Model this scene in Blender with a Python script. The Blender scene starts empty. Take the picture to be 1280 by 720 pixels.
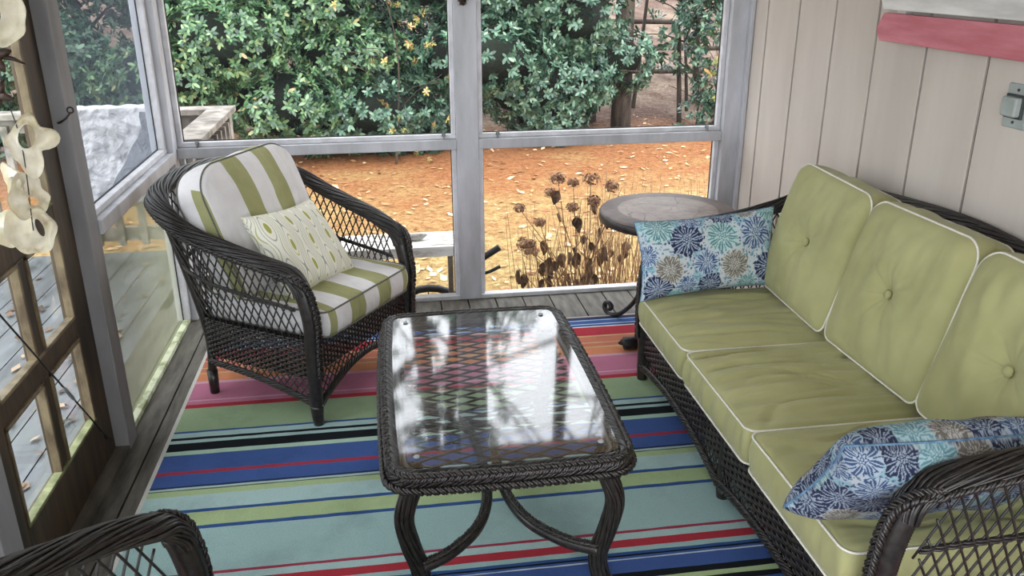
import bpy, math, random
from mathutils import Vector, Matrix, noise
R = random.Random(11)
PI = math.pi
COL = bpy.context.scene.collection
V = Vector

# ------------------------------------------------------------------ materials
def newmat(name):
    m = bpy.data.materials.new(name); m.use_nodes = True
    nt = m.node_tree
    return m, nt, nt.nodes['Principled BSDF']
def N(nt, t, **k):
    n = nt.nodes.new(t)
    for a, b in k.items(): setattr(n, a, b)
    return n
def L(nt, a, b): nt.links.new(a, b)
def srgb(*c):
    return tuple((x/12.92 if x <= .04045 else ((x+.055)/1.055)**2.4) for x in c) + (1,)
def ramp(nt, fac, stops, interp='LINEAR'):
    r = N(nt, 'ShaderNodeValToRGB'); r.color_ramp.interpolation = interp
    e = r.color_ramp.elements
    while len(e) < len(stops): e.new(.5)
    for i, (p, c) in enumerate(stops): e[i].position = p; e[i].color = c
    L(nt, fac, r.inputs[0]); return r.outputs[0]
def texco(nt, scale=(1,1,1), kind='Object'):
    t = N(nt, 'ShaderNodeTexCoord'); m = N(nt, 'ShaderNodeMapping')
    m.inputs['Scale'].default_value = scale
    L(nt, t.outputs[kind], m.inputs[0]); return m.outputs[0]
def noisetex(nt, vec, scale, detail=4, rough=.55, dist=0):
    n = N(nt, 'ShaderNodeTexNoise'); n.inputs['Scale'].default_value = scale
    n.inputs['Detail'].default_value = detail; n.inputs['Roughness'].default_value = rough
    n.inputs['Distortion'].default_value = dist
    L(nt, vec, n.inputs['Vector']); return n.outputs['Fac']
def bump(nt, h, bs, strength=.3, dist=.01):
    b = N(nt, 'ShaderNodeBump'); b.inputs['Strength'].default_value = strength; b.inputs['Distance'].default_value = dist
    L(nt, h, b.inputs['Height']); L(nt, b.outputs[0], bs.inputs['Normal'])
def math_(nt, op, a, b=None):
    m = N(nt, 'ShaderNodeMath', operation=op)
    for i, x in enumerate((a, b)):
        if x is None: continue
        if isinstance(x, (int, float)): m.inputs[i].default_value = x
        else: L(nt, x, m.inputs[i])
    return m.outputs[0]
def mixc(nt, f, a, b, blend='MIX'):
    m = N(nt, 'ShaderNodeMix', data_type='RGBA', blend_type=blend)
    for i, x in ((0, f), (6, a), (7, b)):
        if isinstance(x, (int, float)): m.inputs[i].default_value = x
        elif isinstance(x, tuple): m.inputs[i].default_value = x
        else: L(nt, x, m.inputs[i])
    return m.outputs[2]

def noisy(name, c1, c2, scale=20, rough=.6, stretch=(1,1,1), bmp=.2, bd=.003, detail=5, kind='Object', spec=.5, lo=.35, hi=.65):
    m, nt, b = newmat(name)
    v = texco(nt, stretch, kind); f = noisetex(nt, v, scale, detail)
    L(nt, ramp(nt, f, [(lo, c1), (hi, c2)]), b.inputs['Base Color'])
    b.inputs['Roughness'].default_value = rough; b.inputs['Specular IOR Level'].default_value = spec
    if bmp: bump(nt, f, b, bmp, bd)
    return m

M = {}
M['wicker'] = noisy('wicker_resin', srgb(.085,.075,.07), srgb(.19,.17,.158), 60, .32, bmp=.3, bd=.001, spec=.55)
M['wicker_dark'] = noisy('wicker_core', srgb(.07,.06,.055), srgb(.12,.105,.095), 60, .6, bmp=0)
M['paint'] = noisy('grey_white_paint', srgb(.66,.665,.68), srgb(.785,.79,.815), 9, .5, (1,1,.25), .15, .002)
M['paint_grey'] = noisy('mid_grey_paint', srgb(.46,.455,.46), srgb(.57,.56,.57), 7, .6, (1,1,.3), .2, .002)  # darker grey than the other posts and rails
M['bead'] = noisy('white_paint', srgb(.76,.76,.775), srgb(.86,.86,.88), 12, .5, bmp=.1)
M['sill_green'] = noisy('mossy_paint', srgb(.55,.58,.42), srgb(.80,.82,.70), 14, .7, bmp=.3, bd=.002, lo=.4, hi=.55)
M['ceiling'] = noisy('ceiling_paint', srgb(.75,.75,.75), srgb(.8,.8,.8), 4, .8, bmp=0)
M['siding'] = noisy('beige_siding', srgb(.755,.72,.685), srgb(.80,.765,.73), 3, .75, (1,2,.4), .15, .002)
M['groove'] = noisy('siding_groove', srgb(.28,.245,.225), srgb(.36,.32,.29), 8, .9, bmp=0)
M['deck_in'] = noisy('porch_boards', srgb(.25,.235,.205), srgb(.41,.39,.355), 9, .75, (3,.5,1), .3, .003)
M['deck_out'] = noisy('wet_deck_boards', srgb(.29,.30,.31), srgb(.44,.45,.46), 6, .4, (2,.3,1), .3, .003)
M['rail_wood'] = noisy('weathered_rail', srgb(.38,.35,.32), srgb(.62,.59,.55), 12, .8, (1,1,1), .3, .003)
M['doorwood'] = noisy('brown_door_wood', srgb(.17,.13,.09), srgb(.31,.245,.17), 8, .55, (3,3,.4), .2, .002)
M['doorbead'] = noisy('worn_door_bead', srgb(.33,.27,.19), srgb(.52,.46,.35), 20, .6, (1,1,.5), .2, .002)
M['metal_dark'] = noisy('dark_metal', srgb(.10,.09,.085), srgb(.18,.16,.15), 40, .45, bmp=.1, bd=.001)
M['metal_grey'] = noisy('grey_metal', srgb(.45,.46,.47), srgb(.55,.56,.57), 30, .4, bmp=0)
M['black_rubber'] = noisy('black_rubber', srgb(.05,.05,.05), srgb(.10,.10,.10), 40, .6, bmp=0)
M['outlet'] = noisy('outlet_grey', srgb(.57,.60,.59), srgb(.64,.67,.66), 14, .5, bmp=0)
M['outlet_dark'] = noisy('outlet_gasket', srgb(.18,.20,.20), srgb(.24,.26,.26), 14, .6, bmp=0)
M['pink'] = noisy('pink_painted_wood', srgb(.74,.42,.46), srgb(.84,.54,.58), 9, .7, (1,.35,2.5), .3, .003)
M['whitewood'] = noisy('white_painted_wood', srgb(.78,.77,.76), srgb(.93,.92,.91), 9, .7, (1,.35,2.5), .4, .004)
M['benchwood'] = noisy('peeling_white_wood', srgb(.62,.58,.52), srgb(.93,.92,.90), 16, .7, (.4,2,1), .4, .003, lo=.36, hi=.5)
M['piping'] = noisy('white_piping', srgb(.83,.82,.77), srgb(.90,.89,.85), 200, .8, bmp=0)
M['piping_dark'] = noisy('grey_piping', srgb(.36,.36,.33), srgb(.46,.46,.42), 200, .8, bmp=0)
M['seam_blue'] = noisy('pillow_seam', srgb(.25,.38,.50), srgb(.45,.58,.68), 60, .85, bmp=0)
M['tag'] = noisy('fabric_tag', srgb(.85,.85,.85), srgb(.9,.9,.9), 50, .8, bmp=0)
M['bark'] = noisy('bark', srgb(.16,.13,.11), srgb(.30,.26,.22), 14, .9, (1,1,.3), .6, .02)
M['dry_stem'] = noisy('dry_stem', srgb(.45,.34,.24), srgb(.72,.57,.42), 30, .9, bmp=0)
M['dry_leaf'] = noisy('withered_leaf', srgb(.30,.23,.18), srgb(.50,.39,.29), 30, .9, bmp=0)
M['dry_flower'] = noisy('dry_flower', srgb(.40,.28,.20), srgb(.66,.50,.38), 60, .9, bmp=0)
M['shell_dark'] = noisy('brown_seed_pod', srgb(.14,.10,.08), srgb(.30,.22,.17), 40, .5, bmp=.3)
M['cord'] = noisy('cord', srgb(.2,.2,.2), srgb(.3,.3,.3), 40, .8, bmp=0)
M['driftwood'] = noisy('driftwood', srgb(.45,.44,.42), srgb(.68,.66,.63), 30, .9, bmp=.3)

def fabric(name, c1, c2):
    m, nt, b = newmat(name)
    v = texco(nt); f = noisetex(nt, v, 5, 3)
    w = noisetex(nt, v, 700, 1)
    L(nt, ramp(nt, f, [(.3, c1), (.7, c2)]), b.inputs['Base Color'])
    b.inputs['Roughness'].default_value = .85; b.inputs['Specular IOR Level'].default_value = .25
    b.inputs['Sheen Weight'].default_value = .15
    f2 = noisetex(nt, texco(nt, (1.6, .5, 1)), 7, 2, .5, .3)
    h = math_(nt, 'ADD', math_(nt, 'MULTIPLY', f2, 8), math_(nt, 'MULTIPLY', w, .3))
    bump(nt, h, b, .35, .003)
    return m
M['lime'] = fabric('olive_green_canvas', srgb(.60,.595,.41), srgb(.66,.655,.47))

def stripes(name, back):
    m, nt, b = newmat(name)
    t = N(nt, 'ShaderNodeTexCoord'); s = N(nt, 'ShaderNodeSeparateXYZ'); L(nt, t.outputs['Object'], s.inputs[0])
    x = math_(nt, 'ABSOLUTE', s.outputs[0])
    f = math_(nt, 'FRACT', math_(nt, 'DIVIDE', math_(nt, 'SUBTRACT', x, .045-.18), .18))
    g = math_(nt, 'MULTIPLY', math_(nt, 'LESS_THAN', f, .5), math_(nt, 'LESS_THAN', x, .20 if back else .262))
    if back: g = math_(nt, 'MAXIMUM', g, math_(nt, 'MULTIPLY', math_(nt, 'GREATER_THAN', x, .276), math_(nt, 'GREATER_THAN', s.outputs[2], .018)))
    n = noisetex(nt, t.outputs['Object'], 6, 3)
    gr = ramp(nt, n, [(.3, srgb(.57,.57,.39)), (.7, srgb(.65,.65,.47))])
    wh = ramp(nt, n, [(.3, srgb(.83,.82,.82)), (.7, srgb(.90,.89,.89))])
    L(nt, mixc(nt, g, wh, gr), b.inputs['Base Color']); b.inputs['Roughness'].default_value = .85
    b.inputs['Specular IOR Level'].default_value = .25
    f2 = noisetex(nt, texco(nt, (2, 1, 1)), 8, 3)
    bump(nt, f2, b, .7, .02)
    return m
M['stripe'] = stripes('striped_canvas', False); M['stripe_back'] = stripes('striped_canvas_back', True)

def ikat():
    m, nt, b = newmat('ogee_print_fabric')
    t = N(nt, 'ShaderNodeTexCoord'); s = N(nt, 'ShaderNodeSeparateXYZ'); L(nt, t.outputs['Object'], s.inputs[0])
    cx = math_(nt, 'COSINE', math_(nt, 'MULTIPLY', s.outputs[0], 2*PI/.105))
    cy = math_(nt, 'COSINE', math_(nt, 'MULTIPLY', s.outputs[1], 2*PI/.19))
    f = math_(nt, 'ADD', math_(nt, 'MULTIPLY', math_(nt, 'ADD', cx, math_(nt, 'MULTIPLY', cy, .36)), .366), .5)
    w = srgb(.93,.92,.86); g = srgb(.66,.67,.62); l = srgb(.66,.66,.34)
    st = [(0, l), (.04, w), (.15, g), (.18, w), (.30, g), (.33, w), (.44, srgb(.74,.74,.5)), (.47, w), (.58, g), (.61, w), (.72, g), (.75, w), (.87, srgb(.78,.78,.55)), (.90, w), (.96, l)]
    L(nt, ramp(nt, f, st, 'CONSTANT'), b.inputs['Base Color']); b.inputs['Roughness'].default_value = .85
    bump(nt, noisetex(nt, t.outputs['Object'], 12, 2), b, .3, .006)
    return m
M['ikat'] = ikat()

def floral():
    m, nt, b = newmat('starburst_floral_fabric')
    a = N(nt, 'ShaderNodeAttribute', attribute_name='Col')
    t = N(nt, 'ShaderNodeTexCoord')
    w = noisetex(nt, t.outputs['Object'], 600, 1)
    L(nt, mixc(nt, .25, a.outputs['Color'], w, 'MULTIPLY'), b.inputs['Base Color']); b.inputs['Roughness'].default_value = .85
    bump(nt, noisetex(nt, t.outputs['Object'], 9, 3), b, .4, .01)
    return m
M['floral'] = floral()
FC = dict(navy=((.10,.15,.30), (.66,.72,.80)), blue=((.22,.34,.52), (.74,.80,.86)), teal=((.36,.55,.58), (.74,.85,.86)), taupe=((.47,.45,.42), (.78,.78,.76)), aqua=((.42,.63,.68), (.74,.86,.89)))
FL1 = [(445,315,62,'teal'),(550,365,66,'navy'),(700,365,66,'teal'),(845,365,70,'blue'),(475,460,58,'taupe'),(628,448,50,'blue'),(745,465,58,'taupe'),(895,488,62,'navy'),(718,285,50,'navy'),(822,278,38,'taupe'),(425,525,60,'navy'),(640,525,48,'navy'),(918,290,52,'teal'),(580,295,42,'blue'),(545,520,42,'blue'),(385,410,46,'blue'),(958,400,42,'taupe'),(800,540,46,'teal'),(365,300,34,'aqua'),(500,560,40,'aqua'),(970,560,40,'blue')]
FL1 = [((x-662)/640*.56, (425-y)/290*.30, r/640*.56*1.12, c) for x, y, r, c in FL1]
def flower_colour(x, y, fl, sd):
    nx = noise.noise(V((x*38, y*38, sd)))*.004; ny = noise.noise(V((x*38, y*38, sd+7)))*.004
    x += nx; y += ny
    best = None
    for k, (fx, fy, R_, c) in enumerate(fl):
        d = math.hypot(x-fx, y-fy)/R_
        if d < 1.25:
            aa = math.atan2(y-fy, x-fx)+k*.7; d = d/(.84+.16*abs(math.cos(aa*(4 if c != 'taupe' else 5)))+.10*noise.noise(V((x*60, y*60, sd+k))))
            if d < 1.0 and (best is None or d < best[0]): best = (d, k)
    bgn = noise.noise(V((x*11, y*11, sd+3)))
    bg = (.80,.83,.85) if bgn < .12 else (.62,.76,.81)
    st = noise.noise(V((x*95, y*95, sd+1)))
    if best is None:
        return (.45,.62,.70) if st > .22 else ((.25,.36,.55) if st < -.42 else bg)
    d, k = best; fx, fy, R_, c = fl[k]; dk, lt = FC[c]
    a = math.atan2(y-fy, x-fx)+k*.7
    n = 8 if c != 'taupe' else 10
    ph = (a/(2*PI)*n) % 1.0; w = abs(ph-.5)*2           # 0 on the spoke, 1 between
    arc = w*d*R_*PI/n                                   # metres from the spoke
    if d < .10: return dk if d > .05 else lt
    if d < .27:
        lob = .20+.05*math.cos(a*6)
        return dk if abs(d-lob) < .035 else lt
    petal_w = R_*(.05+.085*math.sin(PI*min(1, (d-.27)/.73)))
    if d > .93: return bg if st < .1 else dk
    if arc < R_*.018 and d < .8: return lt              # pale vein
    if arc < petal_w: return dk if (arc > petal_w*.22) else lt
    w2 = (1-w)*d*R_*PI/n*1.0; arc2 = (1-w)*d*R_*PI/n
    if arc2 < R_*.028 and .42 < d < .86: return dk
    if c == 'navy' and .70 < d < .92 and abs(((a/(2*PI)*n*2) % 1)-.5) < .22: return dk
    return lt if st < .35 else dk

def rugmat():
    m, nt, b = newmat('striped_pile_rug')
    a = N(nt, 'ShaderNodeAttribute', attribute_name='Col')
    v = texco(nt); n = noisetex(nt, v, 3.5, 5, .65); n2 = noisetex(nt, v, 350, 2)
    k = ramp(nt, n, [(.3, (.80,.80,.80,1)), (.5, (1,1,1,1)), (.8, (1.0,1.0,1.0,1))])
    k2 = ramp(nt, n2, [(.3, (.82,.82,.82,1)), (.7, (1.05,1.05,1.05,1))])
    L(nt, mixc(nt, 1.0, mixc(nt, 1.0, a.outputs['Color'], k, 'MULTIPLY'), k2, 'MULTIPLY'), b.inputs['Base Color'])
    b.inputs['Roughness'].default_value = .95; b.inputs['Specular IOR Level'].default_value = .1
    bump(nt, n2, b, .6, .004)
    return m
M['rug'] = rugmat()

def leafmat(name, cols, rough=.35, trans=.25):
    m, nt, b = newmat(name)
    g = N(nt, 'ShaderNodeNewGeometry')
    L(nt, ramp(nt, g.outputs['Random Per Island'], cols), b.inputs['Base Color'])
    b.inputs['Roughness'].default_value = rough
    b.inputs['Specular IOR Level'].default_value = .5
    return m
M['leaf'] = leafmat('holly_leaf', [(0, srgb(.14,.24,.16)), (.35, srgb(.22,.34,.23)), (.7, srgb(.33,.46,.31)), (.97, srgb(.46,.56,.38)), (1, srgb(.60,.52,.36))])
M['leaf2'] = leafmat('blue_green_leaf', [(0, srgb(.13,.22,.17)), (.4, srgb(.21,.33,.26)), (.8, srgb(.32,.45,.36)), (1, srgb(.48,.58,.47))])
M['leaf_yellow'] = leafmat('yellowing_leaf', [(0, srgb(.35,.42,.24)), (.45, srgb(.55,.54,.28)), (.7, srgb(.66,.56,.34)), (1, srgb(.70,.50,.38))], .6)
M['crown_shade'] = noisy('shaded_crown_core', srgb(.045,.07,.045), srgb(.10,.15,.09), 3, .9, bmp=.8, bd=.1)  # near-black green; shade between the leaves put into the colour
M['litter'] = leafmat('fallen_leaf', [(0, srgb(.24,.18,.14)), (.5, srgb(.44,.34,.27)), (1, srgb(.66,.57,.47))], .7)

def groundmat():
    m, nt, b = newmat('pine_straw_lawn')
    t = N(nt, 'ShaderNodeTexCoord'); s = N(nt, 'ShaderNodeSeparateXYZ'); L(nt, t.outputs['Object'], s.inputs[0])
    v = texco(nt)
    big = noisetex(nt, v, .9, 5, .6); fine = noisetex(nt, texco(nt, (1,1,1)), 16, 8, .75, .5); fine2 = noisetex(nt, texco(nt, (1.5,1,1)), 60, 4, .7, 1)
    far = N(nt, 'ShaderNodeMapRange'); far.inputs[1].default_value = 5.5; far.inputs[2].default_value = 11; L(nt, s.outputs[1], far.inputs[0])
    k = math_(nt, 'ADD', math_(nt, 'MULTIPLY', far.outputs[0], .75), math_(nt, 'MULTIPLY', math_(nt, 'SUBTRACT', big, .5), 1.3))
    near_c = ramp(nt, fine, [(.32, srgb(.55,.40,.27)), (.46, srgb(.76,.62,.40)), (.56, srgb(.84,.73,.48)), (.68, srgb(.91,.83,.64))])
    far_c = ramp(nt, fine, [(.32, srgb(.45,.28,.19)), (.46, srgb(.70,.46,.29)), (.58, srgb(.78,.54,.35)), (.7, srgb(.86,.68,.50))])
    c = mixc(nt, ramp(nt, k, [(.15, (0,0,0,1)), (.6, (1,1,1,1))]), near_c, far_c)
    grn = ramp(nt, noisetex(nt, v, 2.3, 4, .7), [(.64, (0,0,0,1)), (.72, (1,1,1,1))])
    c = mixc(nt, math_(nt, 'MULTIPLY', grn, .35), c, srgb(.55,.55,.30))
    # darker leaf litter under the trees
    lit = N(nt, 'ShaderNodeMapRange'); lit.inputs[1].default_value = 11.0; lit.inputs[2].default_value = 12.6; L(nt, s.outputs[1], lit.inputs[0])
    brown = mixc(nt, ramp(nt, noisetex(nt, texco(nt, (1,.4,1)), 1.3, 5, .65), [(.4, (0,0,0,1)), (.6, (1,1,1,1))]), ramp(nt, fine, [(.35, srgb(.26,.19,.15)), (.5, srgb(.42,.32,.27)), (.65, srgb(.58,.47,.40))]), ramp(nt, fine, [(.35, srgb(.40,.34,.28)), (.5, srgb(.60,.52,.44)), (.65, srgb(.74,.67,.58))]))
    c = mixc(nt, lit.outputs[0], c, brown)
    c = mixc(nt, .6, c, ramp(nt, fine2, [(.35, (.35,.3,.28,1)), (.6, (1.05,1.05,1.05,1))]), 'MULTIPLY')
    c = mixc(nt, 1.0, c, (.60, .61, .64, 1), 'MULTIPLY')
    L(nt, c, b.inputs['Base Color'])
    b.inputs['Roughness'].default_value = .95; b.inputs['Specular IOR Level'].default_value = .1
    bump(nt, fine, b, .6, .03)
    return m
M['ground'] = groundmat()

def screenmat(name, op, col, noise_amt=.0, scale=3):
    m, nt, b = newmat(name); nt.nodes.remove(b)
    out = nt.nodes['Material Output']
    tr = N(nt, 'ShaderNodeBsdfTransparent'); df = N(nt, 'ShaderNodeBsdfDiffuse'); df.inputs[0].default_value = col
    mx = N(nt, 'ShaderNodeMixShader')
    n = noisetex(nt, texco(nt), scale, 5, .65)
    f = math_(nt, 'ADD', op, math_(nt, 'MULTIPLY', math_(nt, 'SUBTRACT', n, .5), noise_amt))
    L(nt, f, mx.inputs[0]); L(nt, tr.outputs[0], mx.inputs[1]); L(nt, df.outputs[0], mx.inputs[2]); L(nt, mx.outputs[0], out.inputs[0])
    return m
M['screen'] = screenmat('insect_screen', .05, srgb(.55,.57,.60))
M['screen_side'] = screenmat('insect_screen_hazy', .56, srgb(.46,.51,.57), .1, 1.5)
M['plastic'] = screenmat('cloudy_plastic_sheet', .70, srgb(.70,.72,.60), .45, 2.2)

def glassmat(name, boost):
    m, nt, b = newmat(name); nt.nodes.remove(b)
    out = nt.nodes['Material Output']
    tr = N(nt, 'ShaderNodeBsdfTransparent'); tr.inputs[0].default_value = (.93,.96,.95,1)
    gl = N(nt, 'ShaderNodeBsdfGlossy'); gl.inputs['Roughness'].default_value = .05
    lw = N(nt, 'ShaderNodeLayerWeight'); lw.inputs[0].default_value = .5
    f = math_(nt, 'POWER', lw.outputs['Facing'], 4.0)
    f = math_(nt, 'MINIMUM', math_(nt, 'ADD', math_(nt, 'MULTIPLY', f, .95), boost), 1.0)
    mx = N(nt, 'ShaderNodeMixShader'); L(nt, f, mx.inputs[0]); L(nt, tr.outputs[0], mx.inputs[1]); L(nt, gl.outputs[0], mx.inputs[2]); L(nt, mx.outputs[0], out.inputs[0])
    return m
M['glass'] = glassmat('clear_glass', .13)
M['door_glass'] = glassmat('door_glass', .02)

def stonemat():
    m, nt, b = newmat('slate_mosaic')
    t = N(nt, 'ShaderNodeTexCoord')
    v = N(nt, 'ShaderNodeVectorMath', operation='LENGTH'); L(nt, t.outputs['Object'], v.inputs[0])
    s = N(nt, 'ShaderNodeSeparateXYZ'); L(nt, t.outputs['Object'], s.inputs[0])
    r = math_(nt, 'SQRT', math_(nt, 'ADD', math_(nt, 'MULTIPLY', s.outputs[0], s.outputs[0]), math_(nt, 'MULTIPLY', s.outputs[1], s.outputs[1])))
    inner = math_(nt, 'LESS_THAN', r, .215)
    vo = N(nt, 'ShaderNodeTexVoronoi', feature='DISTANCE_TO_EDGE'); vo.inputs['Scale'].default_value = 7
    nz = N(nt, 'ShaderNodeTexNoise'); nz.inputs['Scale'].default_value = 9; L(nt, t.outputs['Object'], nz.inputs['Vector'])
    vv = N(nt, 'ShaderNodeVectorMath', operation='MULTIPLY_ADD'); L(nt, nz.outputs['Color'], vv.inputs[0]); vv.inputs[1].default_value = (.12,.12,0); L(nt, t.outputs['Object'], vv.inputs[2])
    L(nt, vv.outputs[0], vo.inputs['Vector'])
    crack = ramp(nt, vo.outputs['Distance'], [(0, (.45,.43,.42,1)), (.02, (1,1,1,1))])
    n = noisetex(nt, t.outputs['Object'], 14, 6, .65)
    ci = mixc(nt, 1.0, ramp(nt, n, [(.3, srgb(.53,.48,.46)), (.7, srgb(.68,.63,.60))]), crack, 'MULTIPLY')
    co = ramp(nt, n, [(.3, srgb(.40,.36,.35)), (.7, srgb(.52,.47,.46))])
    L(nt, mixc(nt, inner, co, ci), b.inputs['Base Color']); b.inputs['Roughness'].default_value = .55
    bump(nt, n, b, .4, .004)
    return m
M['stone'] = stonemat()

def shellmat():
    m, nt, b = newmat('cream_shell')
    v = texco(nt); n = noisetex(nt, v, 14, 5, .6)
    L(nt, ramp(nt, n, [(.3, srgb(.68,.62,.50)), (.45, srgb(.88,.85,.75)), (.7, srgb(.97,.95,.89))]), b.inputs['Base Color'])
    b.inputs['Roughness'].default_value = .45; b.inputs['Subsurface Weight'].default_value = .3
    b.inputs['Subsurface Radius'].default_value = (.02,.015,.01)
    bump(nt, n, b, .3, .01); return m
M['shell'] = shellmat()
def blanketmat(c1, c2, name):
    m, nt, b = newmat(name)
    v = texco(nt); n = noisetex(nt, v, 14, 6, .7, .6)
    L(nt, ramp(nt, n, [(.3, c1), (.6, c2)]), b.inputs['Base Color']); b.inputs['Roughness'].default_value = .9
    bump(nt, n, b, 1.0, .05); return m
M['blanket'] = blanketmat(srgb(.80,.80,.82), srgb(.95,.95,.96), 'white_crinkled_cloth')
M['blanket_shade'] = blanketmat(srgb(.56,.57,.60), srgb(.62,.63,.66), 'shaded_grey_cloth')  # shadowed fold of the white blanket, shade put into the grey

# ------------------------------------------------------------------ mesh builder
class MB:
    def __init__(s): s.v = []; s.f = []; s.m = []
    def add(s, vs, fs, mi=0):
        o = len(s.v); s.v += [tuple(x) for x in vs]
        for f in fs: s.f.append(tuple(i+o for i in f)); s.m.append(mi)
    def box(s, x0, x1, y0, y1, z0, z1, mi=0, bev=0):
        vs = [(x, y, z) for z in (z0, z1) for (x, y) in ((x0,y0),(x1,y0),(x1,y1),(x0,y1))]
        s.add(vs, [(3,2,1,0),(4,5,6,7),(0,1,5,4),(1,2,6,5),(2,3,7,6),(3,0,4,7)], mi)
    def beam(s, a, b, w, h, up=(0,0,1), mi=0):
        a = V(a); b = V(b); t = (b-a).normalized(); sd = t.cross(V(up)).normalized(); u = sd.cross(t)
        vs = [p + sd*(w/2*i) + u*(h/2*j) for p in (a, b) for (i, j) in ((-1,-1),(1,-1),(1,1),(-1,1))]
        s.add(vs, [(3,2,1,0),(4,5,6,7),(0,1,5,4),(1,2,6,5),(2,3,7,6),(3,0,4,7)], mi)
    def tube(s, pts, r, n=6, closed=False, caps=True, mi=0, up=None, h=None):
        pts = [V(p) for p in pts]; k = len(pts)
        if k < 2: return
        rr = r if isinstance(r, (list, tuple)) else [r]*k
        hh = h if isinstance(h, (list, tuple)) else ([h]*k if h else rr)
        vs = []; nrm = None
        for i, p in enumerate(pts):
            if closed: t = pts[(i+1) % k] - pts[i-1]
            else: t = pts[min(i+1, k-1)] - pts[max(i-1, 0)]
            if t.length < 1e-9: t = V((0,0,1))
            t.normalize()
            if up is not None:
                nrm = V(up) - t*t.dot(V(up))
                if nrm.length < 1e-5: nrm = t.orthogonal()
            elif nrm is None: nrm = t.orthogonal()
            else:
                nrm = nrm - t*t.dot(nrm)
                if nrm.length < 1e-6: nrm = t.orthogonal()
            nrm.normalize(); bn = t.cross(nrm)
            for j in range(n):
                a = 2*PI*j/n
                vs.append(p + nrm*math.cos(a)*hh[i] + bn*math.sin(a)*rr[i])
        fs = []
        for i in range(k if closed else k-1):
            i2 = (i+1) % k
            for j in range(n):
                j2 = (j+1) % n
                fs.append((i*n+j, i*n+j2, i2*n+j2, i2*n+j))
        if caps and not closed:
            fs.append(tuple(range(n-1, -1, -1))); fs.append(tuple((k-1)*n+j for j in range(n)))
        s.add(vs, fs, mi)
    def lathe(s, prof, n=32, c=(0,0,0), mi=0):
        vs = []; fs = []
        for (r, z) in prof:
            for j in range(n):
                a = 2*PI*j/n; vs.append((c[0]+r*math.cos(a), c[1]+r*math.sin(a), c[2]+z))
        for i in range(len(prof)-1):
            for j in range(n):
                fs.append((i*n+j, i*n+(j+1) % n, (i+1)*n+(j+1) % n, (i+1)*n+j))
        fs.append(tuple(range(n-1, -1, -1))); fs.append(tuple((len(prof)-1)*n+j for j in range(n)))
        s.add(vs, fs, mi)
    def grid(s, fn, nu, nv, mi=0, wrap=False):
        vs = [fn(i/(nu if wrap else nu-1), j/(nv-1)) for i in range(nu) for j in range(nv)]
        fs = []
        for i in range(nu if wrap else nu-1):
            for j in range(nv-1):
                i2 = (i+1) % nu
                fs.append((i*nv+j, i2*nv+j, i2*nv+j+1, i*nv+j+1))
        s.add(vs, fs, mi)
    def build(s, name, mat, parent=None, smooth=True, kind=None, bevel=0):
        me = bpy.data.meshes.new(name); me.from_pydata(s.v, [], s.f)
        for m in (mat if isinstance(mat, (list, tuple)) else [mat]): me.materials.append(m)
        me.polygons.foreach_set('material_index', s.m)
        me.polygons.foreach_set('use_smooth', [smooth]*len(s.f)); me.update()
        o = bpy.data.objects.new(name, me); COL.objects.link(o)
        if parent is not None: o.parent = parent
        if kind: o['kind'] = kind
        if bevel:
            b = o.modifiers.new('bevel', 'BEVEL'); b.width = bevel; b.segments = 2; b.limit_method = 'ANGLE'
        return o

def tag(o, label, cat, group=None):
    o['label'] = label; o['category'] = cat
    if group: o['group'] = group
    return o
def thing(name, label, cat, loc=(0,0,0), rot=(0,0,0), group=None):
    o = bpy.data.objects.new(name, None); COL.objects.link(o); o.location = loc; o.rotation_euler = rot
    o.empty_display_size = .1
    return tag(o, label, cat, group)
def children(o): return [c for c in list(COL.objects) if c.parent == o]
def copy_tree(o, parent=None):
    c = o.copy(); COL.objects.link(c)
    if parent is not None: c.parent = parent
    for ch in children(o): copy_tree(ch, c)
    return c

def catmull(pts, n):
    pts = [V(p) for p in pts]; P = [pts[0]*2-pts[1]] + pts + [pts[-1]*2-pts[-2]]
    segs = len(pts)-1; out = []
    for i in range(n):
        t = i/(n-1)*segs; k = min(int(t), segs-1); u = t-k
        a, b, c, d = P[k], P[k+1], P[k+2], P[k+3]
        out.append(.5*((2*b) + (c-a)*u + (2*a-5*b+4*c-d)*u*u + (3*b-a-3*c+d)*u**3))
    return out
def resample(pts, n):
    pts = [V(p) for p in pts]; d = [0]
    for a, b in zip(pts, pts[1:]): d.append(d[-1]+(b-a).length)
    out = []; k = 0
    for i in range(n):
        t = d[-1]*i/(n-1)
        while k < len(d)-2 and d[k+1] < t: k += 1
        u = (t-d[k])/max(1e-9, d[k+1]-d[k]); out.append(pts[k].lerp(pts[k+1], min(1, max(0, u))))
    return out
def plen(pts): return sum((V(a)-V(b)).length for a, b in zip(pts, pts[1:]))

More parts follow.
